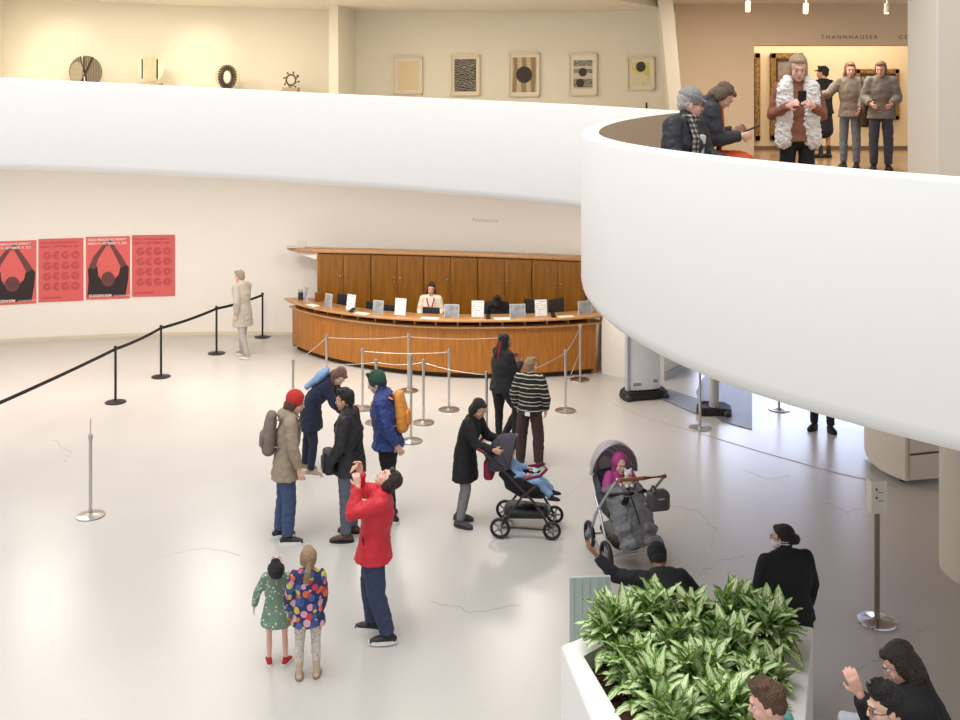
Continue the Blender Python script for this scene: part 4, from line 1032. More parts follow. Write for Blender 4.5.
    if so and not hidelegs:
        for i_, (sd, an) in enumerate((('R', feet[1]), ('L', feet[0]))):
            fp = footpitch[i_]
            fa = rotz(R(an)) @ rotx(R(fp)); A_ = AN[sd]; b0 = A_ - Vector((0, 0, 0))
            def q_(x, y, z): return b0 + fa @ (Vector((x * 1.22, y * 1.1, -.085 + (z + .085) * 1.06)) * k)
            m = MB()
            m.tube([q_(0, -.05, -.045), q_(0, .03, -.038), q_(0, .11, -.05), q_(0, .155, -.06)], [(.046 * k, .038 * k), (.05 * k, .042 * k), (.054 * k, .032 * k), (.044 * k, .022 * k)], seg=16)
            m.tube([q_(0, -.02, -.04), q_(0, -.01, so.get('high', .005))], [(.044 * k, .05 * k), (.043 * k * so.get('hw', 1), .046 * k * so.get('hw', 1))], seg=16)
            sh_ = m.build(so.get('name', 'shoe'), so['mat'], P, voxel=.007, iters=2)
            m = MB(); ol = []
            for j in range(20):
                a = 2 * PI * j / 20; yy = math.sin(a) * .135 + .045; ww_ = .05 + .008 * max(0, math.sin(a)); ol.append((math.cos(a) * ww_, yy))
            lo_ = [m.bm.verts.new(q_(x, y, -.085)) for x, y in ol]; hi2 = [m.bm.verts.new(q_(x, y, -.085 + (.034 if so.get('sole') is SOLW else so.get('st', .022)))) for x, y in ol]
            for j in range(20): m._f([lo_[j], lo_[(j + 1) % 20], hi2[(j + 1) % 20], hi2[j]])
            m._f(lo_[::-1]); m._f(hi2); m.build('sole', so.get('sole', BLACKPL), sh_)
    return S

# attachments that are things of their own share the wearer's frame
def gear(S, name, label, cat, at_=None):
    P = S['P']; t = thing(name, label, cat, P.location, P.rotation_euler.z); return t
def backpack(S, label, m_, m2_, sc=1.0, out=.0):
    k = S['k']; T2 = S['T2']; c = S['chest'] + T2 @ Vector((0, -.20 - out, .0)) * k; t = gear(S, 'backpack', label, 'backpack')
    m = MB(); m.tube([c + T2 @ Vector((0, 0, -.2 * sc)) * k, c + T2 @ Vector((0, -.01, -.05)) * k, c + T2 @ Vector((0, 0, .17 * sc)) * k], [(.135 * k * sc, .08 * k * sc), (.14 * k * sc, .085 * k * sc), (.11 * k * sc, .06 * k * sc)], xdir=T2 @ Vector((1, 0, 0)), seg=22); m.build('bag_body', m_, t, voxel=.011, iters=3, disp=.015, dscale=.06)
    m = MB(); m.tube([c + T2 @ Vector((0, -.085 * sc, -.16)) * k, c + T2 @ Vector((0, -.085 * sc, -.03)) * k], [(.09 * k * sc, .03 * k)] * 2, xdir=T2 @ Vector((1, 0, 0)), seg=18); m.build('front_pocket', m_, t, voxel=.011, iters=2)
    m = MB()
    for sg in (1, -1):
        x = sg * .095; m.tube([c + T2 @ Vector((x, .06, .15)) * k, S['shl'] + T2 @ Vector((x, -.04, .06)) * k, S['shl'] + T2 @ Vector((x, .06, .055)) * k, S['shl'] + T2 @ Vector((x * 1.1, .125, -.02)) * k, S['chest'] + T2 @ Vector((x * 1.25, .11, -.05)) * k, S['chest'] + T2 @ Vector((x * 1.75, .0, -.14)) * k, c + T2 @ Vector((x * 1.1, .06, -.16)) * k], [(.022 * k, .008 * k)] * 7, xdir=T2 @ Vector((1, 0, 0)), seg=8)
    m.build('strap', m2_, t)
    return t

PW = {}
def px_person(px, py, **k): return fl(px, py)
BLK = fabric('black_cloth', (26, 26, 30)); BLK2 = fabric('black_knit', (30, 30, 36)); NAVY = fabric('navy_cloth', (34, 38, 62)); DENIM = fabric('blue_denim', (66, 82, 118), var=.2)
DENIMD = fabric('dark_denim', (52, 62, 92), var=.2); KHAKI = fabric('beige_parka', (158, 142, 122)); BLUEP = fabric('blue_puffer', (46, 66, 128), .6); REDJ = fabric('red_jacket', (206, 40, 54), .6)
GREYD = fabric('dark_grey_cloth', (58, 60, 66)); SHB = fabric('shoe_black', (32, 30, 32), .5); SOLW = mat('sole_white', (232, 230, 226), .6); BRSH = fabric('brown_leather_shoe', (74, 48, 40), .4)
LGREY = fabric('light_grey_cloth', (186, 182, 176)); TAUPE = fabric('taupe_backpack', (128, 112, 104)); ORNG = fabric('orange_backpack', (226, 150, 66), .6)
DKGRN = fabric('green_knit', (44, 82, 66), bump=.8, bscale=60); REDK = fabric('red_knit', (200, 52, 46), bump=.8, bscale=60); LBLUE = fabric('light_blue_cloth', (134, 168, 206))

# 1 beige parka, red beanie
S = person('person in a beige parka and red beanie facing right, taupe backpack on', fl(286, 540), -78, 1.76, lean=5, head=(12, -8, 0), armR=((.2, .12, -1), (.0, .28, -1)), armL=((-.2, .05, -1), (0, .2, -1)),
           legR=((.03, .08, -1), (0, -.05, -1)), legL=((-.03, -.06, -1), (0, -.12, -1)), sk='light',
           wear=dict(hair='bob', hairm=H_BROWN, hat=('beanie', REDK), top=dict(mat=KHAKI, hem=.2, flare=1.12, hood=1, collar=1.1, name='parka', t=.028), legs=dict(mat=DENIM, w=1.2), shoes=dict(mat=SHB, sole=SOLW)))
backpack(S, 'taupe backpack worn by the person in the beige parka', TAUPE, TAUPE, 1.05, .02)
# 2 bending visitor in navy
S = person('person in dark navy coat bending forward to the right, light-blue hood over the back', fl(311, 473), -95, 1.66, lean=16, bend=24, head=(20, -20, 0), armR=((.1, .5, -.9), (-.2, .6, -.6)), armL=((-.1, .5, -.9), (.2, .7, -.4)),
           legR=((.06, .16, -1), (.0, -.1, -1)), legL=((-.04, -.2, -1), (0, -.1, -1)), sk='light',
           wear=dict(hair='long', hairm=hairm('chestnut', (120, 88, 76)), top=dict(mat=NAVY, hem=.28, name='coat', t=.03), legs=dict(mat=NAVY, w=.95), shoes=dict(mat=fabric('tan_shoe', (150, 130, 110)), sole=SOLW)))
m = MB(); T2 = S['T2']; m.ell(S['shl'] + T2 @ Vector((0, -.13, .02)), (.16, .07, .13), T2); m.tube([S['shl'] + T2 @ Vector((0, -.14, .02)), S['chest'] + T2 @ Vector((0, -.19, -.1))], [(.13, .06), (.07, .04)], xdir=T2 @ Vector((1, 0, 0))); m.build('blue_hood', LBLUE, S['P'], voxel=.012, iters=3, disp=.03, dscale=.06)
# 3 black coat man
S = person('man in a black winter coat facing left, black crossbody bag at his hip', fl(350, 537), 82, 1.76, 1.15, lean=2, head=(6, 0, 0), armR=((.25, .12, -1), (-.02, .5, -1)), armL=((-.25, .12, -1), (.1, .6, -1)),
           legR=((.05, .02, -1), (0, -.02, -1)), legL=((-.06, .03, -1), (0, 0, -1)), sk='tan',
           wear=dict(hair='short', hairm=H_BLACK, top=dict(mat=fabric('black_padded_coat', (34, 34, 38), .55), hem=.17, collar=1.3, name='coat', t=.034, zip=1, flare=1.06), legs=dict(mat=fabric('grey_denim', (92, 98, 112)), w=1.1), shoes=dict(mat=BRSH, sole=BLACKPL)))
t = gear(S, 'crossbody_bag', 'black crossbody bag at the hip of the man in the black coat', 'bag'); k = S['k']; c = S['pel'] + Vector((-.16, .21, .0))
m = MB(); m.box(c, (.25, .12, .27), mx=rotz(R(25))); m.build('bag_body', fabric('bag_black', (24, 24, 28), .5), t, bevel=.035)
m = MB(); m.box(c + rotz(R(25)) @ Vector((0, .065, -.03)), (.19, .03, .16), mx=rotz(R(25))); m.build('front_pocket', fabric('bag_black', (24, 24, 28), .5), t, bevel=.012)
m = MB(); m.tube([c + Vector((-.1, -.02, .1)), S['waist'] + Vector((-.18, .1, .05)), S['chest'] + Vector((-.06, .155, .05)), S['shl'] + Vector((.1, .11, .03)), S['shl'] + Vector((.12, .0, .085)), S['shl'] + Vector((.09, -.1, .0)), S['chest'] + Vector((-.03, -.165, -.06)), S['waist'] + Vector((-.16, -.12, -.03)), S['pel'] + Vector((-.2, .0, .1)), c + Vector((-.08, -.06, .08))], [(.02, .006)] * 10, xdir=(1, 0, .4), seg=8); m.build('strap', BLK, t)
# 4 blue puffer, green beanie
S = person('person in a blue puffer jacket and dark green beanie facing left', fl(388, 519), 84, 1.84, 1.08, lean=7, head=(14, 0, 0), armR=((.22, -.1, -1), (-.1, -.1, -1)), armL=((-.22, -.28, -1), (.25, -.55, -1)),
           legR=((.05, .02, -1), (0, -.04, -1)), legL=((-.06, -.1, -1), (0, -.06, -1)), sk='light',
           wear=dict(hair='short', hairm=H_DARK, hat=('beanie', DKGRN), top=dict(mat=BLUEP, hem=.08, collar=1.5, name='puffer_jacket', t=.04, fold=.03, fs=.05), legs=dict(mat=BLK, w=.95), shoes=dict(mat=SHB, sole=SOLW)))
backpack(S, 'orange backpack on the person in the blue puffer jacket', ORNG, ORNG, 1.0, .0)
# 5 red jacket man photographing
S = person('man in a red jacket and jeans leaning back to photograph upwards', fl(374, 637), 88, 1.68, 1.1, lean=-5, bend=-6, head=(-42, 0, 0), armR=((.1, .85, -.05), (-.42, -.22, 1), (-.1, .2, .9)), armL=((-.1, .85, -.25), (.42, -.22, 1), (.1, .2, .9)),
           legR=((.08, .16, -1), (0, -.08, -1)), legL=((-.06, -.1, -1), (0, -.3, -1)), sk='pink', curl=.9,
           wear=dict(hair='bob', hairm=H_DARK, top=dict(mat=REDJ, hem=.14, collar=1.1, name='jacket', t=.034, flare=1.1), legs=dict(mat=DENIMD, w=1.35), shoes=dict(mat=SHB, sole=SOLW, st=.03)))
t = gear(S, 'smartphone', 'smartphone in a tan case held up by the man in the red jacket', 'phone'); c = (S['WR']['R'] + S['WR']['L']) / 2 + Vector((0, .05, .11)); m = MB(); m.box(c, (.16, .012, .08), mx=rotx(R(50))); m.build('case', mat('tan_case', (206, 160, 120), .5), t, smooth=False, bevel=.004); m = MB(); m.box(c + rotx(R(50)) @ Vector((0, -.008, 0)), (.15, .003, .07), mx=rotx(R(50))); m.build('screen', mat('screen_dark', (26, 30, 38), .2), t, smooth=False)
for sg in (-1, 1):
    m = MB(); m.tube([S['pel'] + Vector((sg * .172, .06, .02)), S['pel'] + Vector((sg * .165, .09, .13))], [(.012, .006)] * 2, seg=8); m.build('pocket_zip', BLACKPL, S['P'])
# 6 little girl in green dress
def dots_mat(name, base, dot, scale, thr, cols=None, rough=.8):
    m = base_mat(name, rough); nt, b, N, L = nodes(m); tc = N('TexCoord'); v = N('TexVoronoi'); v.inputs['Scale'].default_value = scale; L(tc.outputs['Object'], v.inputs['Vector'])
    lt = N('Math'); lt.operation = 'LESS_THAN'; lt.inputs[1].default_value = thr; L(v.outputs['Distance'], lt.inputs[0])
    mx = N('Mix'); mx.data_type = 'RGBA'; L(lt.outputs[0], mx.inputs[0]); mx.inputs[6].default_value = srgb(*base)
    if cols:
        sp = N('SeparateColor'); L(v.outputs['Color'], sp.inputs[0]); r = ramp(nt, [(i / len(cols), srgb(*c)) for i, c in enumerate(cols)], 'CONSTANT'); L(sp.outputs[0], r.inputs['Fac']); L(r.outputs['Color'], mx.inputs[7])
    else: mx.inputs[7].default_value = srgb(*dot)
    L(mx.outputs[2], b.inputs['Base Color'])
    return m
GDR = dots_mat('green_dotted_fabric', (116, 140, 122), (206, 214, 196), 30, .28)
FLO = dots_mat('floral_fabric', (40, 52, 96), None, 17, .55, [(60, 84, 140), (204, 56, 66), (208, 182, 80), (214, 150, 184), (70, 96, 150), (210, 110, 74), (214, 160, 176)])
LEO = dots_mat('speckled_leggings', (212, 204, 192), (110, 100, 92), 60, .3)
S = person('small girl in a green dotted dress with bare legs, head tilted far back', fl(277, 664), 4, 1.0, 1.08, lean=-3, head=(-58, 0, 0), armR=((.45, .15, -1), (.3, .15, -1)), armL=((-.55, .05, -1), (-.2, .1, -1)), sk='pink', child=True,
           legR=((.05, .02, -1), (.04, -.03, -1)), legL=((-.05, .02, -1), (0, 0, -1)), feet=(14, -20), wear=dict(hair='bob', hairm=H_BLACK, top=dict(mat=GDR, hem=.30, flare=1.28, name='dress', t=.02, collar=.6), shoes=dict(mat=fabric('red_sneaker', (180, 40, 44)), sole=SOLW, st=.02)))
# 7 girl in floral coat
S = person('girl in a colourful floral coat and beige boots, standing beside the girl in green', fl(308, 677), 6, 1.14, 1.0, lean=-2, head=(-14, 12, 0), armR=((.12, .15, -1), (-.05, .3, -1)), armL=((-.3, .1, -1), (-.1, .15, -1)), sk='pink', child=True,
           legR=((.03, .02, -1), (.02, 0, -1)), legL=((-.05, .0, -1), (0, -.06, -1)), feet=(4, -6), wear=dict(hair='ponytail', hairm=H_BLOND, top=dict(mat=FLO, hem=.2, flare=1.2, hood=1, name='coat', t=.035), legs=dict(mat=LEO, w=.95, name='leggings'),
           shoes=dict(mat=fabric('beige_boot', (196, 176, 150)), sole=mat('boot_sole', (150, 130, 104), .7), name='boot', high=.14, hw=1.2)))
# 8 woman with braids
S = person('woman in black with long dark braids standing with crossed legs by the queue', fl(503, 441), -62, 1.64, 1.3, lean=0, head=(4, -10, 0), armR=((.15, .35, -1), (-.55, .75, .45)), armL=((-.15, .35, -1), (.55, .75, .75)), sk='brown', curl=1.2,
           legR=((.12, .45, -1), (-.2, -.5, -1)), legL=((-.02, .0, -1), (.05, -.04, -1)), feet=(10, -10), wear=dict(hair='braids', hairm=H_BLACK, top=dict(mat=BLK2, hem=.1, name='sweatshirt', t=.03), legs=dict(mat=BLK, w=1.0, name='leggings'), shoes=dict(mat=SHB, sole=BLACKPL)))
t = thing('black_post', 'short black post standing behind the crossed legs of the woman with braids', 'post', fl(515, 447), 0)
m = MB(); m.box((0, 0, .36), (.09, .09, .7)); m.build('upright', BLACKPL, t, smooth=False, bevel=.006); m = MB(); m.lathe((0, 0, 0), [(0, 0), (.13, 0), (.13, .012), (0, .014)], 24); m.build('base', BLACKPL, t)
# 9 boy in stripes
STR = base_mat('striped_knit', .85); nt, b, N, L = nodes(STR); tc = N('TexCoord'); wv = N('TexWave'); wv.bands_direction = 'Z'; wv.inputs['Scale'].default_value = 2.6; wv.inputs['Distortion'].default_value = .6; wv.inputs['Detail Scale'].default_value = .6; L(tc.outputs['Object'], wv.inputs['Vector'])
r = ramp(nt, [(0, srgb(28, 26, 30)), (.45, srgb(34, 30, 34)), (.5, srgb(222, 212, 190)), (.68, srgb(222, 212, 190)), (.72, srgb(92, 84, 76)), (.9, srgb(28, 26, 30))], 'CONSTANT'); L(wv.outputs['Fac'], r.inputs['Fac']); L(r.outputs['Color'], b.inputs['Base Color'])
S = person('boy in a striped sweater and dark brown trousers seen from behind', fl(530, 467), -22, 1.54, 1.0, head=(0, -22, 0), armR=((.35, -.05, -1), (-.1, .35, -1)), armL=((-.35, -.05, -1), (.1, .35, -1)), sk='light',
           legR=((.1, .03, -1), (.04, -.08, -1)), legL=((-.12, .0, -1), (-.04, -.02, -1)), wear=dict(hair='short', hairm=H_BLOND, top=dict(mat=STR, hem=.05, name='sweater', t=.035, flare=1.0, sl=1.1, fold=.03), legs=dict(mat=fabric('brown_trousers', (62, 44, 42)), w=1.35), shoes=dict(mat=fabric('blue_shoe', (60, 76, 120)), sole=SOLW)))
m = MB(); m.tube([S['nb'] + Vector((.07 * math.cos(a), .07 * math.sin(a), .0)) for a in [2 * PI * i / 16 for i in range(17)]], .012, xdir=(0, 0, 1), seg=8); m.build('red_collar', mat('red_collar', (170, 30, 40), .7), S['P'])
m = MB(); m.box(S['pel'] + Vector((.02, -.165, -.03)), (.07, .01, .05)); m.build('white_label', PAPER, S['P'], smooth=False)
# 10 woman pushing stroller
S = person('woman in a black knee-length coat pushing the dark stroller to the right', fl(465, 524), -112, 1.6, 1.0, lean=8, bend=6, head=(18, -14, 0), armR=((.12, .55, -1), (-.05, 1, -.2)), armL=((-.12, .55, -1), (.05, 1, -.2)), sk='tan',
           legR=((.04, .15, -1), (0, -.22, -1)), legL=((-.04, -.1, -1), (0, -.2, -1)), curl=1.1,
           wear=dict(hair='long', hairm=H_BLACK, top=dict(mat=BLK, hem=.33, name='coat', t=.024, flare=1.1), legs=dict(mat=fabric('grey_leggings', (128, 126, 128)), w=.95, name='leggings'), shoes=dict(mat=fabric('dark_grey_shoe', (74, 72, 76)), sole=DARKG)))

# strollers --------------------------------------------------------------
def wheel(t, x, y, r, w, name='wheel'):
    m = MB(); pts = [(x, y + (r - .018) * math.cos(a), r + (r - .018) * math.sin(a)) for a in [2 * PI * i / 28 for i in range(29)]]
    m.tube(pts, [(w / 2, .018)] * 29, xdir=(1, 0, 0), seg=10, caps=False, round_=False); wl = m.build(name, BLACKPL, t)
    m = MB(); m.tube([(x - w * .4, y, r), (x + w * .4, y, r)], r * .24, xdir=(0, 1, 0), seg=16)
    for k_ in range(5): a = k_ * 2 * PI / 5; m.tube([(x, y, r), (x, y + (r - .02) * math.cos(a), r + (r - .02) * math.sin(a))], .009, seg=8)
    m.build('hub', mat('wheel_hub', (120, 120, 124), .4), wl)
def stroller(label, loc, heading, fabm, canm, framem, barm, muff, wr=.14, rev=1, bumpm=None):
    t = thing('stroller', label, 'stroller', loc, R(heading))
    for x in (-.28, .28): wheel(t, x, -.3, wr, .05); wheel(t, x * .86, .3, wr * .9, .045)
    m = MB()
    for x in (-.25, .25):
        m.tube([(x, -.3, wr), (x, -.05, .48), (x, .12, .62)], .014, seg=10); m.tube([(x * .92, .3, wr * .9), (x, .1, .42), (x, -.2, .72), (x, -.52, 1.0)], .015, seg=10); m.tube([(x, -.3, wr), (x * .92, .3, wr * .9)], .011, seg=8)
    m.tube([(-.28, -.3, wr), (.28, -.3, wr)], .012, seg=8); m.tube([(-.25, .3, wr * .9), (.25, .3, wr * .9)], .012, seg=8); m.build('frame', framem, t)
    m = MB(); m.tube([(-.25, -.5, .985), (-.24, -.56, 1.01), (0, -.58, 1.015), (.24, -.56, 1.01), (.25, -.5, .985)], .019, seg=12); m.build('handlebar', barm, t)
    Y = rev
    m = MB(); m.tube([(0, -.28 * Y, .78), (0, -.22 * Y, .56), (0, -.05 * Y, .47), (0, .18 * Y, .46)], [(.19, .05), (.2, .06), (.2, .06), (.19, .04)], seg=20)
    for x in (-.19, .19): m.tube([(x, -.28 * Y, .76), (x, -.12 * Y, .6), (x, .14 * Y, .54)], [(.02, .08), (.02, .1), (.02, .05)], seg=12)
    m.build('seat', fabm, t, voxel=.012, iters=3)
    m = MB(); rows = []
    for i in range(15):
        th = R(-15) + R(118) * i / 14
        rows.append([Vector((.25 * math.cos(ph), (-.20 + (.30 * math.sin(ph)) * -math.cos(th)) * Y, .80 + .33 * math.sin(ph) * math.sin(th))) for ph in [PI * j / 18 for j in range(19)]])
    m.sweep(rows, closed_prof=False); m.build('canopy', canm, t, solid=.012)
    for i in (0, 5, 9, 14):
        m = MB(); m.tube([v * 1.004 for v in rows[i]], .010, xdir=(0, 1, 0), seg=8); m.build('canopy_rib', framem, t)
    m = MB(); m.tube([(0, -.2, .24), (0, .2, .24)], [(.19, .09), (.17, .07)], seg=18); m.build('basket', BLACKPL, t, voxel=.012, iters=2)
    m = MB(); m.tube([(-.22, -.02 * Y, .68), (-.2, .16 * Y, .72), (0, .22 * Y, .73), (.2, .16 * Y, .72), (.22, -.02 * Y, .68)], .018, seg=12); m.build('bumper_bar', bumpm or barm, t)
    if muff:
        m = MB(); m.tube([(0, -.06 * Y, .64), (0, .1 * Y, .66), (0, .3 * Y, .54), (0, .42 * Y, .36)], [(.16, .09), (.21, .12), (.22, .12), (.2, .09)], seg=22)
        for i in range(5): s_ = i / 4; c = Vector((0, .04 * Y, .73)).lerp(Vector((0, .52 * Y, .36)), s_); m.tube([c + Vector((-.17, 0, -.02)), c + Vector((-.08, .03 * Y, .02)), c + Vector((.08, .03 * Y, .02)), c + Vector((.17, 0, -.02))], [.055] * 4, seg=12)
        m.build('footmuff', muff, t, voxel=.011, iters=2, disp=.03, dscale=.05)
        m = MB(); m.tube([(0, .12 * Y, .79), (0, .3 * Y, .69), (0, .49 * Y, .53)], [(.008, .006)] * 3, seg=6); m.build('zip', BLACKPL, t)
    return t
GQ = fabric('grey_quilted_muff', (112, 112, 116), .45); CAN = art_mat('silver_canopy', [(.4, (150, 140, 146)), (.6, (196, 184, 192))], 8, 'wave', dist=1, dir='Y')
heading = 14
loc = Vector((1.58, 11.72, 0))
stroller('grey quilted stroller with a child in pink, facing the camera', loc, heading, fabric('stroller_grey', (70, 72, 80)), CAN, mat('silver_frame', (200, 200, 204), .3, metal=.8), mat('brown_leather', (140, 84, 56), .5), GQ, .155, -1, BLACKPL).scale = (1.08,) * 3
PK = fabric('magenta_snowsuit', (176, 62, 134), .6)
S = person('small child in a magenta snowsuit sitting in the grey quilted stroller', loc + Vector((0, .1, 0)), heading + 180, 1.06, 1.25, lean=-8, head=(16, 0, 0), pelvis=.56, legR=((.1, 1, .1), (0, .4, -1)), legL=((-.1, 1, .1), (0, .4, -1)), armR=((.4, .5, -.8), (-.5, .8, .6)), armL=((-.4, .5, -.8), (.5, .8, .6)), sk='light', child=True, hidelegs=True, vox=.007,
           wear=dict(hair='none', hairm=H_BROWN, hat=('hood', PK), top=dict(mat=PK, hem=.05, name='snowsuit', t=.045, sl=1.15)))
t = gear(S, 'plush_toy', 'white and brown plush toy held by the child in magenta', 'toy'); c = (S['WR']['R'] + S['WR']['L']) / 2 + Vector((0, .08, .09))
m = MB(); m.ell(c, (.05, .045, .055)); m.ell(c + Vector((0, 0, .075)), (.045, .042, .042))
for sg in (-1, 1): m.ell(c + Vector((sg * .032, 0, .115)), (.015, .012, .022)); m.ell(c + Vector((sg * .05, .02, -.01)), (.022, .022, .035)); m.ell(c + Vector((sg * .028, .035, -.05)), (.022, .035, .02))
m.build('toy_body', fabric('plush_white', (236, 228, 220)), t, voxel=.006, iters=2)
m = MB(); m.ell(c + Vector((0, .042, .068)), (.018, .014, .014)); m.ell(c + Vector((-.045, .03, .0)), (.018, .02, .03)); m.build('brown_patch', fabric('plush_brown', (178, 120, 84)), t)
# bag hung on the bumper bar
t = thing('stroller_bag', 'grey quilted bag hanging at the right of the grey stroller', 'bag', loc, R(heading)); c = Vector((.22, -.50, .80))
m = MB(); m.box(c, (.24, .17, .22)); m.build('bag_body', fabric('quilted_dark_bag', (74, 72, 76), .5), t, bevel=.05); m = MB(); m.tube([c + Vector((-.02, .02, .1)), c + Vector((-.07, -.03, .17)), c + Vector((-.1, -.08, .19)), c + Vector((-.1, -.04, .12))], .009, seg=8); m.build('strap', BLK, t); m = MB(); m.box(c + Vector((0, -.088, .04)), (.07, .006, .012)); m.build('label_patch', LGREY, t, smooth=False)
# clip-on black pouch
m = MB(); m.box((0, 0, 0), (.07, .03, .13)); o = tag(m.build('pouch', BLK, bevel=.01), 'small black pouch clipped to the front of the grey footmuff', 'pouch'); o.location = loc + rotz(R(heading)) @ Vector((-.09, -.34, .76)); o.rotation_euler = (R(40), 0, R(heading))
# second stroller
loc = Vector((X(528, 12.45), 12.45, 0)); heading = -98
stroller('dark stroller with a child in light blue, pushed by the woman in the black coat', loc, heading, BLK, fabric('dark_canopy', (60, 58, 70)), mat('stroller_frame_dark', (70, 62, 64), .4, metal=.5), fabric('maroon_bar', (120, 30, 50)), None, .12)
S = person('small child in a light-blue suit lying in the dark stroller', loc + rotz(R(heading)) @ Vector((0, -.1, 0)), heading, .95, 1.05, lean=-30, head=(15, 10, 0), pelvis=.56, legR=((.15, 1, .15), (0, .8, -.7)), legL=((-.15, 1, .15), (0, .8, -.7)), armR=((.4, .5, -.6), (-.3, 1, 0)), armL=((-.4, .5, -.6), (.3, 1, 0)), sk='pink', child=True,
           wear=dict(hair='short', hairm=H_BROWN, top=dict(mat=LBLUE, hem=.05, name='suit_top', t=.05), legs=dict(mat=LBLUE, w=1.5, name='suit_legs'), shoes=dict(mat=NAVY, sole=BLACKPL)))
t = gear(S, 'diaper_bag', 'maroon bag hanging behind the seat of the dark stroller', 'bag'); c = Vector((.0, -.36, .72)); m = MB(); m.box(c, (.26, .12, .24)); m.build('bag_body', fabric('maroon_bag', (128, 22, 50), .6), t, bevel=.04); m = MB(); m.tube([c + Vector((-.1, 0, .1)), c + Vector((-.1, -.05, .2)), c + Vector((.1, -.05, .2)), c + Vector((.1, 0, .1))], .01, seg=8); m.build('strap', BLK, t)

# 12 woman with mask
S = person('woman in black turtleneck with white face mask seen from behind at the planter', (2.58, 8.86, 0), 12, 1.54, 1.45, head=(6, 42, 0), armR=((.28, .0, -1), (.0, .25, -1)), armL=((-.28, .05, -1), (.2, .3, -1)), sk='light',
           wear=dict(hair='lowbun', hairm=H_BLACK, glasses='red', mask=1, top=dict(mat=BLK, hem=.1, collar=1.2, name='turtleneck', t=.026, fold=.014, fs=.15), legs=dict(mat=BLK), shoes=dict(mat=SHB)))
# 13 black hat arm out
S = person('person in black with black beanie behind the plants, left arm stretched out', (1.66, 9.1, 0), 8, 1.62, 1.2, lean=24, bend=18, head=(0, -10, 0), pelvis=.47, footpitch=(0, 0), armR=((.6, .25, -.7), (.1, .6, -.8)), armL=((-1, .3, .06), (-.65, .3, .7)), sk='brown', legR=((.1, 1, -.1), (0, -.5, -.75)), legL=((-.1, 1, -.1), (0, -.5, -.75)),
           wear=dict(hair='short', hairm=H_BLACK, hat=('beanie', fabric('black_beanie', (22, 22, 26), bump=.6, bscale=60)), top=dict(mat=BLK2, hem=.1, name='sweater', t=.03), legs=dict(mat=BLK), shoes=dict(mat=SHB)))
# 14, 15 heads in the foreground
S = person('brown-haired person with a teal shirt in front of the plants, only the head in view', (X(776, 6.15), 6.15, 0), 58, 1.72, .95, head=(14, 20, 0), sk='pink', wear=dict(hair='short', hairm=H_BROWN, top=dict(mat=fabric('teal_shirt', (96, 150, 150)), hem=.1, name='shirt', t=.02), legs=dict(mat=DENIM), shoes=dict(mat=SHB)))
S = person('dark-haired man with glasses at the bottom right edge, only the head in view', (X(893, 6.1), 6.1, 0), 82, 1.74, 1.0, head=(10, 12, 0), sk='light', wear=dict(hair='quiff', hairm=H_BLACK, glasses='dark', top=dict(mat=GREYD, hem=.1, name='shirt', t=.02), legs=dict(mat=BLK), shoes=dict(mat=SHB)))
# 16 right edge person
S = person('long-haired person in black at the right edge, hand raised to the face', (X(928, 6.5), 6.5, 0), 70, 1.78, 1.2, lean=5, bend=4, head=(26, 0, 0), armR=((.2, .2, -1), (.1, .5, -.7)), armL=((-.3, .75, -.45), (-.1, .45, 1)), sk='pink', wear=dict(hair='long', hairm=H_DARK, top=dict(mat=BLK, hem=.2, name='coat', t=.035), legs=dict(mat=BLK), shoes=dict(mat=SHB)))
t = gear(S, 'shopping_bag', 'pale grey bag carried at the right edge by the person in black', 'bag'); c = S['WR']['R'] + Vector((.03, .12, -.02)); m = MB(); m.box(c, (.1, .3, .24)); m.build('bag_body', fabric('pale_bag', (196, 200, 210), .5), t, bevel=.03)
# 17 desk lady
S = person('smiling woman in a cream sweater with red lanyard behind the desk', at(431, 20.42, 0), 178, 1.6, 1.0, lean=3, head=(-2, 2, -6), armR=((.25, .15, -1), (-.2, .9, -.25)), armL=((-.25, .15, -1), (.2, .9, -.25)), sk='tan',
           legR=((.06, .25, -1), (0, -.3, -1)), legL=((-.06, .25, -1), (0, -.3, -1)), wear=dict(hair='long', hairm=H_BLACK, top=dict(mat=fabric('cream_knit', (226, 214, 200)), hem=.08, name='sweater', t=.025), legs=dict(mat=BLK), shoes=dict(mat=SHB)))
T2 = S['T2']; m = MB()
m.tube([S['nb'] + T2 @ Vector((.07, .0, .01)), S['shl'] + T2 @ Vector((.07, .115, .0)), S['chest'] + T2 @ Vector((.02, .15, -.04)), S['chest'] + T2 @ Vector((-.02, .15, -.04)), S['shl'] + T2 @ Vector((-.07, .115, .0)), S['nb'] + T2 @ Vector((-.07, .0, .01))], [(.011, .004)] * 6, seg=8); m.build('lanyard', mat('lanyard_red', (170, 26, 40), .6), S['P'])
m = MB(); m.box(S['chest'] + T2 @ Vector((0, .155, -.1)), (.06, .006, .09)); m.build('badge', PAPER, S['P'], smooth=False)
m = MB(); m.ell(S['hc'] + S['HM'] @ Vector((0, -.045, .115)) * S['hs'], .04, S['HM']); m.build('hair_bun', H_BLACK, S['P'], voxel=.008, disp=.01, dscale=.02)
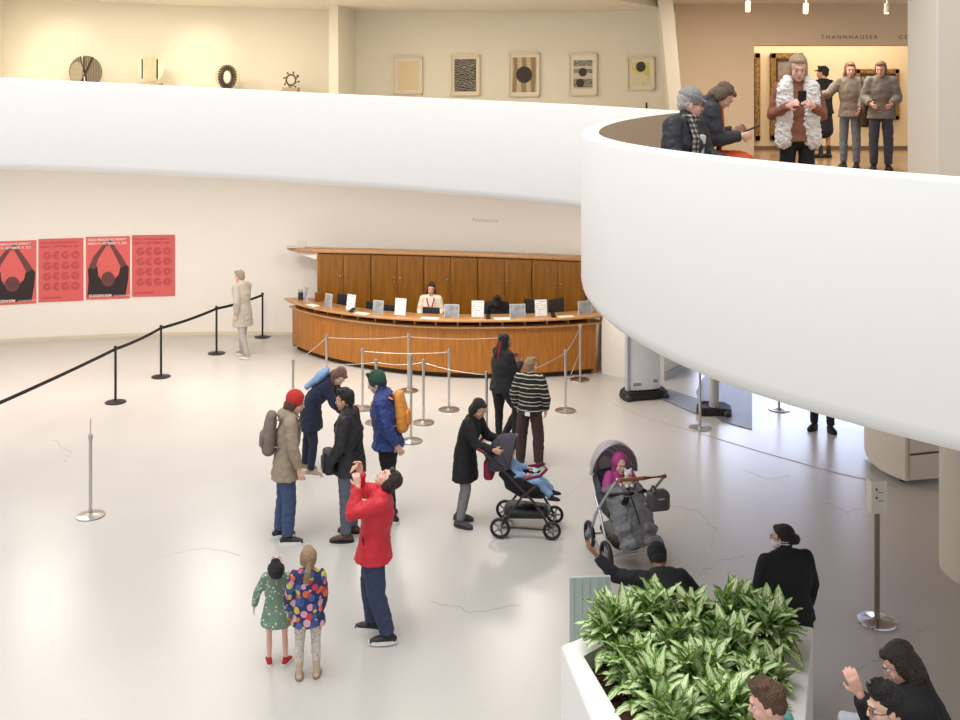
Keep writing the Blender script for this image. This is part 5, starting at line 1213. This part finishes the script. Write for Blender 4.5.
# 18 clerk bowed head
S = person('clerk in black with bowed head behind the desk', at(497, 20.3, 0), 178, 1.66, 1.1, lean=12, bend=10, head=(52, 0, 0), pelvis=.72, legR=((.1, 1, -.1), (0, .1, -1)), legL=((-.1, 1, -.1), (0, .1, -1)), armR=((.35, .35, -1), (-.7, .7, .1)), armL=((-.35, .35, -1), (.7, .7, .1)), sk='brown',
           wear=dict(hair='bun', hairm=H_BLACK, top=dict(mat=BLK, hem=.02, name='sweater', t=.03), legs=dict(mat=BLK), shoes=dict(mat=SHB)))
t = gear(S, 'stool', 'stool under the clerk with bowed head', 'stool'); m = MB(); m.lathe((0, -.03, 0), [(0, 0), (.22, 0), (.22, .02), (.03, .04), (.03, .54), (.19, .55), (.19, .59), (0, .59)], 24); m.build('stool_body', BLACKPL, t)
# 20 legs near the entrance
S = person('guard in black standing near the bright entrance, only the legs in view', fl(822, 430), 150, 1.78, 1.05, wear=dict(hair='short', hairm=H_BLACK, top=dict(mat=BLK, hem=.1, name='jacket', t=.03), legs=dict(mat=fabric('dark_navy_trousers', (30, 32, 50)), w=1.05), shoes=dict(mat=SHB, st=.03)), sk='tan',
           legR=((.03, 0, -1), (.02, 0, -1)), legL=((-.05, 0, -1), (-.02, 0, -1)), feet=(30, -10))
# 27 pale visitor far left
S = person('person in pale grey clothes walking beside the farthest black belt post', fl(243, 357), 60, 1.76, 1.0, lean=4, head=(10, 0, 0), armR=((.2, .35, -1), (.0, .5, -1)), armL=((-.2, -.3, -1), (0, .1, -1)), sk='light', legR=((.04, .25, -1), (0, .05, -1)), legL=((-.04, -.2, -1), (0, -.3, -1)), footpitch=(0, 0),
           wear=dict(hair='short', hairm=hairm('ash', (150, 138, 126)), top=dict(mat=fabric('pale_grey_coat', (178, 170, 160)), hem=.3, name='coat', t=.03), legs=dict(mat=fabric('pale_grey_trousers', (170, 164, 158))), shoes=dict(mat=fabric('pale_shoe', (160, 154, 148)), sole=SOLW)))
# ---- upper level people
def up_at(px, d): p = at(px, d, 0); p.z = fz(0, d); return p
# bench behind the balcony parapet
p = up_at(700, 9.15)
CHK = base_mat('plaid_wool', .9); nt, b, N, L = nodes(CHK); tc = N('TexCoord'); w1 = N('TexWave'); w1.bands_direction = 'X'; w1.inputs['Scale'].default_value = 7; w2 = N('TexWave'); w2.bands_direction = 'Z'; w2.inputs['Scale'].default_value = 7
for w_ in (w1, w2): L(tc.outputs['Object'], w_.inputs['Vector'])
ad = N('Math'); ad.operation = 'ADD'; L(w1.outputs['Fac'], ad.inputs[0]); L(w2.outputs['Fac'], ad.inputs[1]); hf = N('Math'); hf.operation = 'MULTIPLY'; hf.inputs[1].default_value = .5; L(ad.outputs[0], hf.inputs[0])
r = ramp(nt, [(.2, srgb(44, 42, 42)), (.5, srgb(92, 88, 82)), (.8, srgb(168, 160, 148))]); L(hf.outputs[0], r.inputs['Fac']); L(r.outputs['Color'], b.inputs['Base Color'])
DKJ = fabric('charcoal_jacket', (44, 44, 52), .6)
S = person('seated man with grey flat cap, glasses and plaid scarf on the balcony', up_at(680, 9.15), -135, 1.72, 1.2, lean=6, head=(4, 42, 0), pelvis=.56, legR=((.15, 1, -.05), (0, 0, -1)), legL=((-.15, 1, -.05), (0, 0, -1)), armR=((.3, .2, -1), (-.3, .9, -.2)), armL=((-.3, .2, -1), (.3, .9, -.2)), sk='pink',
           wear=dict(hair='bald_sides', hairm=hairm('white', (190, 184, 178)), hat=('flat', fabric('grey_tweed', (150, 148, 146), bump=.8, bscale=80)), glasses='dark', top=dict(mat=DKJ, hem=.04, collar=1.2, name='jacket', t=.04), legs=dict(mat=GREYD), shoes=dict(mat=SHB)))
T2 = S['T2']; m = MB()
m.tube([S['nb'] + T2 @ Vector((.085 * math.cos(a), .01 + .085 * math.sin(a), .015 + .01 * math.sin(a))) for a in [2 * PI * i / 16 for i in range(17)]], .035, xdir=(0, 0, 1), seg=10)
m.tube([S['nb'] + T2 @ Vector((.05, .1, 0)), S['chest'] + T2 @ Vector((.07, .175, .05)), S['waist'] + T2 @ Vector((.08, .18, 0))], [(.05, .02)] * 3, seg=12); m.build('scarf', CHK, S['P'], voxel=.01, iters=2)
m = MB(); m.tube([S['chest'] + T2 @ Vector((-.06, .145, .06)), S['waist'] + T2 @ Vector((-.04, .15, .0))], [(.05, .02)] * 2, seg=12); m.build('shirt_front', fabric('pale_shirt', (214, 214, 210)), S['P'])
RUST = fabric('rust_cloth', (196, 74, 30), .8)
S = person('seated woman with bobbed hair looking down at her phone on the balcony', up_at(697, 9.75), -95, 1.68, 1.05, lean=8, bend=10, head=(34, 0, 0), pelvis=.70, legR=((.1, 1, -.05), (0, 0, -1)), legL=((-.1, 1, -.05), (0, 0, -1)), armR=((.15, .15, -1), (-.35, 1, .1)), armL=((-.15, .1, -1), (.35, 1, .35)), sk='light', curl=1.0,
           wear=dict(hair='bob', hairm=H_GREY, top=dict(mat=DKJ, hem=.04, collar=1.2, hood=1, name='jacket', t=.035), legs=dict(mat=RUST, w=1.6), shoes=dict(mat=SHB)))
T2 = S['T2']; m = MB(); m.tube([S['nb'] + T2 @ Vector((.0, .08, .0)), S['chest'] + T2 @ Vector((0, .16, -.02)), S['waist'] + T2 @ Vector((.0, .2, -.05))], [(.05, .03), (.07, .03), (.08, .02)], seg=12); m.build('rust_scarf', RUST, S['P'], voxel=.01, iters=2)
t = gear(S, 'smartphone', 'dark smartphone held by the seated woman on the balcony', 'phone'); c = (S['WR']['R'] + S['WR']['L']) / 2 + Vector((0, .13, .04)); m = MB(); m.box(c, (.08, .16, .01), mx=rotx(R(25))); m.build('case', BLACKPL, t, smooth=False, bevel=.003); m = MB(); m.box(c + Vector((0, -.002, .007)), (.07, .15, .002), mx=rotx(R(25))); m.build('screen', mat('screen_dark', (26, 30, 38), .2), t, smooth=False)
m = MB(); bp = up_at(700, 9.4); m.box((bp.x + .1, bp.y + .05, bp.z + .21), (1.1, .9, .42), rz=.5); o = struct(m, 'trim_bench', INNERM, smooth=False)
# 23 white vest
VEST = fabric('white_fur_vest', (240, 236, 230), bump=1, bscale=50)
S = person('woman in a white fur vest and black trousers holding a phone on the balcony', up_at(797, 9.9), 172, 1.72, .84, head=(22, 0, 0), armR=((.3, .05, -1), (-.5, .8, .35)), armL=((-.3, .05, -1), (.5, .8, .35)), sk='pink', curl=1.0,
           wear=dict(hair='long', hairm=hairm('ash_blond', (176, 150, 120)), top=dict(mat=fabric('rust_brown_top', (140, 90, 66)), hem=.05, name='sweater', t=.015), legs=dict(mat=BLK), shoes=dict(mat=SHB)))
T2 = S['T2']; m = MB(); k = S['k']
for sg in (-1, 1):
    m.tube([S['shl'] + T2 @ Vector((sg * .09, .03, .06)), S['shl'] + T2 @ Vector((sg * .12, .08, 0)), S['chest'] + T2 @ Vector((sg * .12, .08, 0)), S['waist'] + T2 @ Vector((sg * .12, .06, 0)), S['pel'] + T2 @ Vector((sg * .13, .05, -.04))], [.05, (.075, .06), (.08, .07), (.08, .07), (.085, .08)])
m.tube([S['pel'] + Vector((0, -.06, -.04)), S['waist'] + Vector((0, -.05, 0)), S['chest'] + Vector((0, -.05, 0)), S['shl'] + Vector((0, -.03, .02))], [(.19, .1), (.17, .1), (.19, .1), (.15, .08)])
m.build('vest', VEST, S['P'], voxel=.011, iters=1, disp=.04, dscale=.03)
t = gear(S, 'smartphone', 'black smartphone held by the woman in the white fur vest', 'phone'); c = (S['WR']['R'] + S['WR']['L']) / 2 + Vector((0, .08, .07)); m = MB(); m.box(c, (.075, .01, .15), mx=rotx(R(-20))); m.build('case', BLACKPL, t, smooth=False, bevel=.003)
m = MB(); m.box(c + Vector((0, -.007, 0)), (.066, .002, .14), mx=rotx(R(-20))); m.build('screen', mat('screen_dark', (26, 30, 38), .2), t, smooth=False)
# 24 person in black with cap
S = person('person in black with a black cap looking at the gallery paintings', up_at(824, 19.6), 30, 1.74, .95, head=(0, 25, 0), armR=((.15, .1, -1), (-.1, .1, -1)), armL=((-.15, .1, -1), (.1, .2, -1)), sk='tan', wear=dict(hair='short', hairm=H_BLACK, hat=('cap', BLK), top=dict(mat=BLK, hem=.1, sleeve=.35, name='shirt', t=.03), skirt=dict(mat=BLK2, len=.42), shoes=dict(mat=SHB, high=.12, name='boot')))
# 25, 26 grey women
GSW = fabric('grey_beige_sweater', (132, 122, 114))
S = person('woman in grey sweater and blue jeans with a large dark brown bag', up_at(850, 16.9), 150, 1.74, .85, head=(10, 20, 0), armR=((.6, .3, -.7), (.5, .8, -.1)), armL=((-.25, .1, -1), (.1, .6, -.6)), sk='pink', wear=dict(hair='long', hairm=hairm('auburn', (134, 98, 74)), top=dict(mat=GSW, hem=.1, name='sweater', t=.035), legs=dict(mat=fabric('faded_jeans', (122, 130, 146))), shoes=dict(mat=SHB)))
t = gear(S, 'shoulder_bag', 'large dark brown bag at the side of the woman in the grey sweater', 'bag'); c = S['pel'] + Vector((-.26, .06, -.05)); m = MB(); m.box(c, (.14, .34, .42)); m.build('bag_body', fabric('dark_brown_bag', (70, 50, 40), .6), t, bevel=.04); m = MB(); m.tube([c + Vector((0, -.12, .2)), S['SH']['L'] + Vector((-.02, -.04, .08)), S['SH']['L'] + Vector((-.02, .05, .08)), c + Vector((0, .12, .2))], .011, seg=8); m.build('strap', fabric('dark_brown_bag', (70, 50, 40), .6), t)
S = person('woman in light grey hooded top and dark jeans, rightmost on the upper level', up_at(881, 16.4), 160, 1.74, .92, head=(14, -10, 0), armR=((.3, .1, -1), (-.3, .7, -.3)), armL=((-.3, .1, -1), (.3, .7, -.3)), sk='pink', wear=dict(hair='bob', hairm=hairm('auburn', (134, 98, 74)), top=dict(mat=fabric('light_grey_fleece', (126, 120, 116)), hem=.12, hood=1, name='hooded_top', t=.04), legs=dict(mat=fabric('dark_jeans2', (70, 76, 92)), w=1.1), shoes=dict(mat=SHB)))
# ================================================================= PLANTER
t = thing('planter', 'white angular planter full of variegated plants in the foreground', 'planter', (1.6, 7.6, 0))
PO = Vector((1.6, 7.6, 0))
OUT = [(.64, 8.28), (1.25, 8.72), (2.0, 8.78), (2.72, 8.57), (2.50, 7.95), (2.0, 6.55), (.9, 6.5), (.777, 7.28)]
INN = [(.80, 8.12), (1.28, 8.56), (1.98, 8.62), (2.45, 8.43), (2.28, 7.9), (1.82, 6.72), (1.08, 6.72), (.98, 7.28)]
WP = mat('planter_white', (246, 246, 244), .45, var=.01)
m = MB(); ov = []; 
def L3(P_, z): return [m.bm.verts.new((x - PO.x, y - PO.y, z)) for x, y in P_]
sc = [(1.6 + (x - 1.6) * .94, 7.6 + (y - 7.6) * .96) for x, y in OUT]
a = L3([(x, y) for x, y in OUT], 0); b = L3(OUT, .78); b2 = L3([(1.6 + (x - 1.6) * .99, 7.6 + (y - 7.6) * .99) for x, y in OUT], .8); c = L3(INN, .8); d = L3(INN, .55)
n = len(OUT)
for u, v in ((a, b), (b, b2), (b2, c), (c, d)):
    for i in range(n): m._f([u[i], u[(i + 1) % n], v[(i + 1) % n], v[i]])
m._f(a[::-1]); m.build('box', WP, t, smooth=False)
m = MB(); SOIL = mat('bark_soil', (84, 52, 40), .95, bump=1, bscale=40, var=.5, vscale=30)
NI = 26; ro = []
def inside(x, y, P_):
    r = False; j = len(P_) - 1
    for i in range(len(P_)):
        if (P_[i][1] > y) != (P_[j][1] > y) and x < (P_[j][0] - P_[i][0]) * (y - P_[i][1]) / (P_[j][1] - P_[i][1]) + P_[i][0]: r = not r
        j = i
    return r
m.prism([(x - PO.x, y - PO.y) for x, y in INN], .56, .66); so = m.build('soil', SOIL, t, smooth=False); 
LEAF = base_mat('variegated_leaf', .4); nt, b_, N, L = nodes(LEAF)
uv = N('UVMap'); uv.uv_map = 'UVMap'; sx = N('SeparateXYZ'); L(uv.outputs[0], sx.inputs[0])
# v across -1..1 stored as 0..1 ; feathered cream centre along the midrib
ab = N('Math'); ab.operation = 'MULTIPLY_ADD'; ab.inputs[1].default_value = 2; ab.inputs[2].default_value = -1; L(sx.outputs[1], ab.inputs[0])
ab2 = N('Math'); ab2.operation = 'ABSOLUTE'; L(ab.outputs[0], ab2.inputs[0])
tc = N('TexCoord'); nz = N('TexNoise'); nz.inputs['Scale'].default_value = 26; nz.inputs['Detail'].default_value = 3; L(tc.outputs['Object'], nz.inputs['Vector'])
cm = N('CombineXYZ'); mu = N('Math'); mu.operation = 'MULTIPLY'; mu.inputs[1].default_value = 1.0; 
sb = N('Math'); sb.operation = 'MULTIPLY_ADD'; sb.inputs[1].default_value = -.35; L(ab2.outputs[0], sb.inputs[0]); L(sx.outputs[0], sb.inputs[2])   # u - .35|v|
sw = N('Math'); sw.operation = 'MULTIPLY'; sw.inputs[1].default_value = 55; L(sb.outputs[0], sw.inputs[0])
si = N('Math'); si.operation = 'SINE'; L(sw.outputs[0], si.inputs[0])
s2 = N('Math'); s2.operation = 'MULTIPLY_ADD'; s2.inputs[1].default_value = .16; L(si.outputs[0], s2.inputs[0]); L(ab2.outputs[0], s2.inputs[2])
s3 = N('Math'); s3.operation = 'MULTIPLY_ADD'; s3.inputs[1].default_value = 1.3; L(nz.outputs['Fac'], s3.inputs[0]); s3.inputs[2].default_value = -.65
s4 = N('Math'); s4.operation = 'ADD'; L(s2.outputs[0], s4.inputs[0]); L(s3.outputs[0], s4.inputs[1])
rp = ramp(nt, [(.0, srgb(150, 182, 96)), (.1, srgb(226, 234, 196)), (.48, srgb(220, 230, 184)), (.62, srgb(150, 184, 84)), (.85, srgb(92, 142, 48)), (1, srgb(66, 112, 38))]); L(s4.outputs[0], rp.inputs['Fac'])
L(rp.outputs['Color'], b_.inputs['Base Color']); b_.inputs['Subsurface Weight'].default_value = 0; b_.inputs['Transmission Weight'].default_value = 0
STEM = mat('plant_stem', (120, 150, 80), .6)
def leaf(m, uvl, base, dr, length, width, droop, rollv):
    NS = 9; d = Vector(dr).normalized(); side = d.cross(Vector((0, 0, 1)))
    side = side.normalized() if side.length > .05 else Vector((1, 0, 0))
    side = (side + Vector((0, 0, rollv))).normalized(); p = Vector(base); rows = []
    for i in range(NS + 1):
        s_ = i / NS; wd = width * (math.sin(PI * min(1, s_ * .93 + .05)) ** .75) * (1 - .45 * s_ ** 3)
        if i == NS: wd = .002
        if i == 0: wd = .006
        nrm = side.cross(d).normalized()
        if nrm.z < 0: nrm = -nrm
        wv_ = .006 * math.sin(i * 1.9 + length * 50)
        rows.append(([m.bm.verts.new(p - side * wd + nrm * (wd * .35 + wv_)), m.bm.verts.new(p - side * wd * .5 + nrm * wd * .1), m.bm.verts.new(p), m.bm.verts.new(p + side * wd * .5 + nrm * wd * .1), m.bm.verts.new(p + side * wd + nrm * (wd * .35 - wv_))], s_))
        p = p + d * length / NS; d = (d + Vector((0, 0, -droop / NS))).normalized()
    for (a, sa), (b, sb_) in zip(rows, rows[1:]):
        for j in range(4):
            f = m._f([a[j], a[j + 1], b[j + 1], b[j]])
            if f:
                for lp, (u_, v_) in zip(f.loops, ((sa, j / 4), (sa, (j + 1) / 4), (sb_, (j + 1) / 4), (sb_, j / 4))): lp[uvl].uv = (u_, v_)
def make_plant(seed, label):
    rnd = random.Random(seed); P_ = thing('variegated_plant', label, 'plant', (0, 0, 0), 0, 'variegated plants in the white planter')
    m = MB(); uvl = m.bm.loops.layers.uv.new('UVMap')
    st = MB(); hub = []
    for s_ in range(7):
        a = s_ * 2.4 + rnd.random(); r = .09 * math.sqrt(s_ / 6); hub.append((Vector((r * math.cos(a), r * math.sin(a), .1 + .1 * rnd.random())), a))
        st.tube([(r * .4 * math.cos(a), r * .4 * math.sin(a), -.02), hub[-1][0]], [.008, .006], seg=6)
    for hb, ha in hub:
        for i in range(15):
            a = i * 2.4 + ha; el = R(12 + 62 * (i / 15) ** .9 + rnd.uniform(-8, 8)); ln = rnd.uniform(.15, .24)
            leaf(m, uvl, hb + Vector((0, 0, .008 * i)), (math.cos(a) * math.cos(el), math.sin(a) * math.cos(el), math.sin(el)), ln, rnd.uniform(.034, .048), rnd.uniform(.6, 1.3), rnd.uniform(-.3, .3))
    m.build('leaves', LEAF, P_); st.build('stems', STEM, P_)
    return P_
spots = [(1.02, 8.12, .17, 'back-left corner, drooping over the rim'), (1.38, 8.32, .10, 'back edge, just right of the back-left one'), (1.72, 8.36, .12, 'back edge near the middle'), (2.05, 8.32, .17, 'back edge, tallest against the floor'), (2.22, 8.12, .12, 'back-right, beside the woman in the turtleneck'),
         (1.13, 7.78, .05, 'left side, second from the back'), (1.5, 7.95, .03, 'second row, left of the gap in the middle'), (1.87, 7.9, .04, 'second row, right of the gap in the middle'), (2.05, 7.68, .02, 'right side beside the white rim'),
         (1.22, 7.4, .04, 'left side beside the rim, third from the back'), (1.58, 7.5, .05, 'middle of the planter'), (1.92, 7.42, .03, 'third row right, left of the brown-haired person'),
         (1.3, 7.02, .02, 'front left at the bottom edge of the picture'), (1.65, 7.08, .04, 'front middle at the bottom edge of the picture'), (1.76, 6.98, .02, 'front right behind the brown-haired person')]
protos = []
for i, (x, y, dz, lab) in enumerate(spots):
    L_ = 'variegated green and cream plant, ' + lab
    if i < 3: o = make_plant(40 + i, L_); protos.append(o)
    else:
        o = copy_tree(protos[i % 3]); o['label'] = L_
    o.location = (x, y, .66 + dz * .4); o.rotation_euler = (0, 0, i * 1.3); s_ = 1.14 + .1 * math.sin(i * 2.1) + dz * .5; o.scale = (s_, s_, s_)
# bark chips are part of the soil (uncountable)
m = MB(); rnd = random.Random(3)
for i in range(900):
    x, y = rnd.uniform(.8, 2.5), rnd.uniform(6.7, 8.65)
    if inside(x, y, INN): m.box((x - PO.x, y - PO.y, .665 + rnd.uniform(0, .015)), (rnd.uniform(.02, .05), rnd.uniform(.01, .03), .012), rz=rnd.uniform(0, 3), mx=rotz(rnd.uniform(0, 3)) @ rotx(rnd.uniform(-.5, .5)))
tag(m.build('bark_chips', mat('bark_chip', (96, 56, 44), .9, var=.4, vscale=12), t, smooth=False), kind='stuff')
# frosted gate panel behind the planter
t = thing('gate_panel', 'grey-green frosted gate panel standing left behind the planter', 'gate', at(590, 9.15), R(4))
m = MB(); m.box((0, 0, .52), (.36, .03, .86)); m.build('panel', mat('frosted_panel', (176, 190, 184), .4), t, smooth=False, bevel=.004)
m = MB(); 
for k_ in range(5): m.box((-.14 + .07 * k_, -.017, .52), (.004, .004, .84))
m.build('grooves', mat('groove_grey', (150, 162, 158), .5), t, smooth=False)
m = MB(); m.box((.04, -.02, .5), (.13, .015, .17)); m.build('latch_plate', mat('latch_grey', (132, 142, 138), .5), t, smooth=False, bevel=.004)
m = MB(); m.box((-.17, 0, .05), (.04, .1, .1)); m.box((.17, 0, .05), (.04, .1, .1)); m.build('foot', DARKG, t, smooth=False)

# ================================================================= LIGHT
def area(name, loc, size, power, col=(1, 1, 1), rot=(0, 0, 0), sy=None, spread=None, shape=None):
    l = bpy.data.lights.new(name, 'AREA'); l.energy = power; l.color = col; l.size = size
    if sy: l.shape = 'RECTANGLE'; l.size_y = sy
    if shape: l.shape = shape
    if spread: l.spread = spread
    o = bpy.data.objects.new(name, l); COL.objects.link(o); o.location = loc; o.rotation_euler = rot
    return o
area('rotunda_skylight', (-3.5, 5.5, 21), 17, 3350, (1, .985, .965), shape='DISK')
# daylight through the entrance doors
area('entrance_daylight', (7.15, 22.9, 1.5), 5.0, 310, (.60, .70, 1.0), (R(90), 0, PI), sy=2.5)
# warm lamps under the ramp, washing the ground floor wall
for a_, pw in ((62, 88), (74, 84), (88, 96), (102, 98), (116, 96)):
    a = R(a_); area('ramp_soffit_lamp', (CX + 12.6 * math.cos(a), CY + 12.6 * math.sin(a), ztop(a) - 1.35), 1.0, pw, (1, .92, .82))
# lamps over the upper ramp
for a_, pw in ((66, 26), (76, 30), (90, 72), (99, 80), (108, 72)):
    a = R(a_); area('upper_ceiling_lamp', (CX + 13.6 * math.cos(a), CY + 13.6 * math.sin(a), ztop(a) + 1.74), .8, pw, (1, .88, .68))
for a_ in (93, 103):   # wall washers that draw scallops above the sculptures
    a = R(a_); l = bpy.data.lights.new('wall_washer', 'SPOT'); l.energy = 30; l.spot_size = R(70); l.spot_blend = .8; l.color = (1, .88, .66); l.shadow_soft_size = .08
    o = bpy.data.objects.new('wall_washer', l); COL.objects.link(o); o.location = (CX + 15.0 * math.cos(a), CY + 15.0 * math.sin(a), ztop(a) + 1.7)
    o.rotation_euler = Vector((math.cos(a), math.sin(a), -.9)).to_track_quat('-Z', 'Y').to_euler()
area('gallery_lamp', (7.2, 21.7, 6.8), 4.0, 62, (1, .88, .72), sy=.9)
area('balcony_fill_light', (5.2, 17.0, 6.9), 2.5, 150, (1, .88, .72))  # unseen fill light, added to brighten the tan wall and upper level
area('balcony_soffit_lamp', (6.2, 11.5, 3.2), 1.5, 30, (1, .80, .60))
w = bpy.data.worlds.new('soft_daylight'); scn.world = w; w.use_nodes = True
bg = w.node_tree.nodes['Background']; bg.inputs['Color'].default_value = (.97, .985, 1, 1); bg.inputs['Strength'].default_value = .66

# ================================================================= CAMERA
cam = bpy.data.cameras.new('camera'); co = bpy.data.objects.new('camera', cam); COL.objects.link(co)
co.location = (0, 0, H); co.rotation_euler = (R(90), 0, 0); cam.sensor_width = 36; cam.sensor_fit = 'HORIZONTAL'; cam.lens = F / 960 * 36; cam.shift_y = -(360 - 100) / 960
cam.clip_start = .1; cam.clip_end = 200; scn.camera = co
scn.view_settings.view_transform = 'Standard'; scn.view_settings.look = 'None'; scn.view_settings.gamma = 1; scn.view_settings.use_curve_mapping = False
scn.view_settings.exposure = 0.09
bake_all()
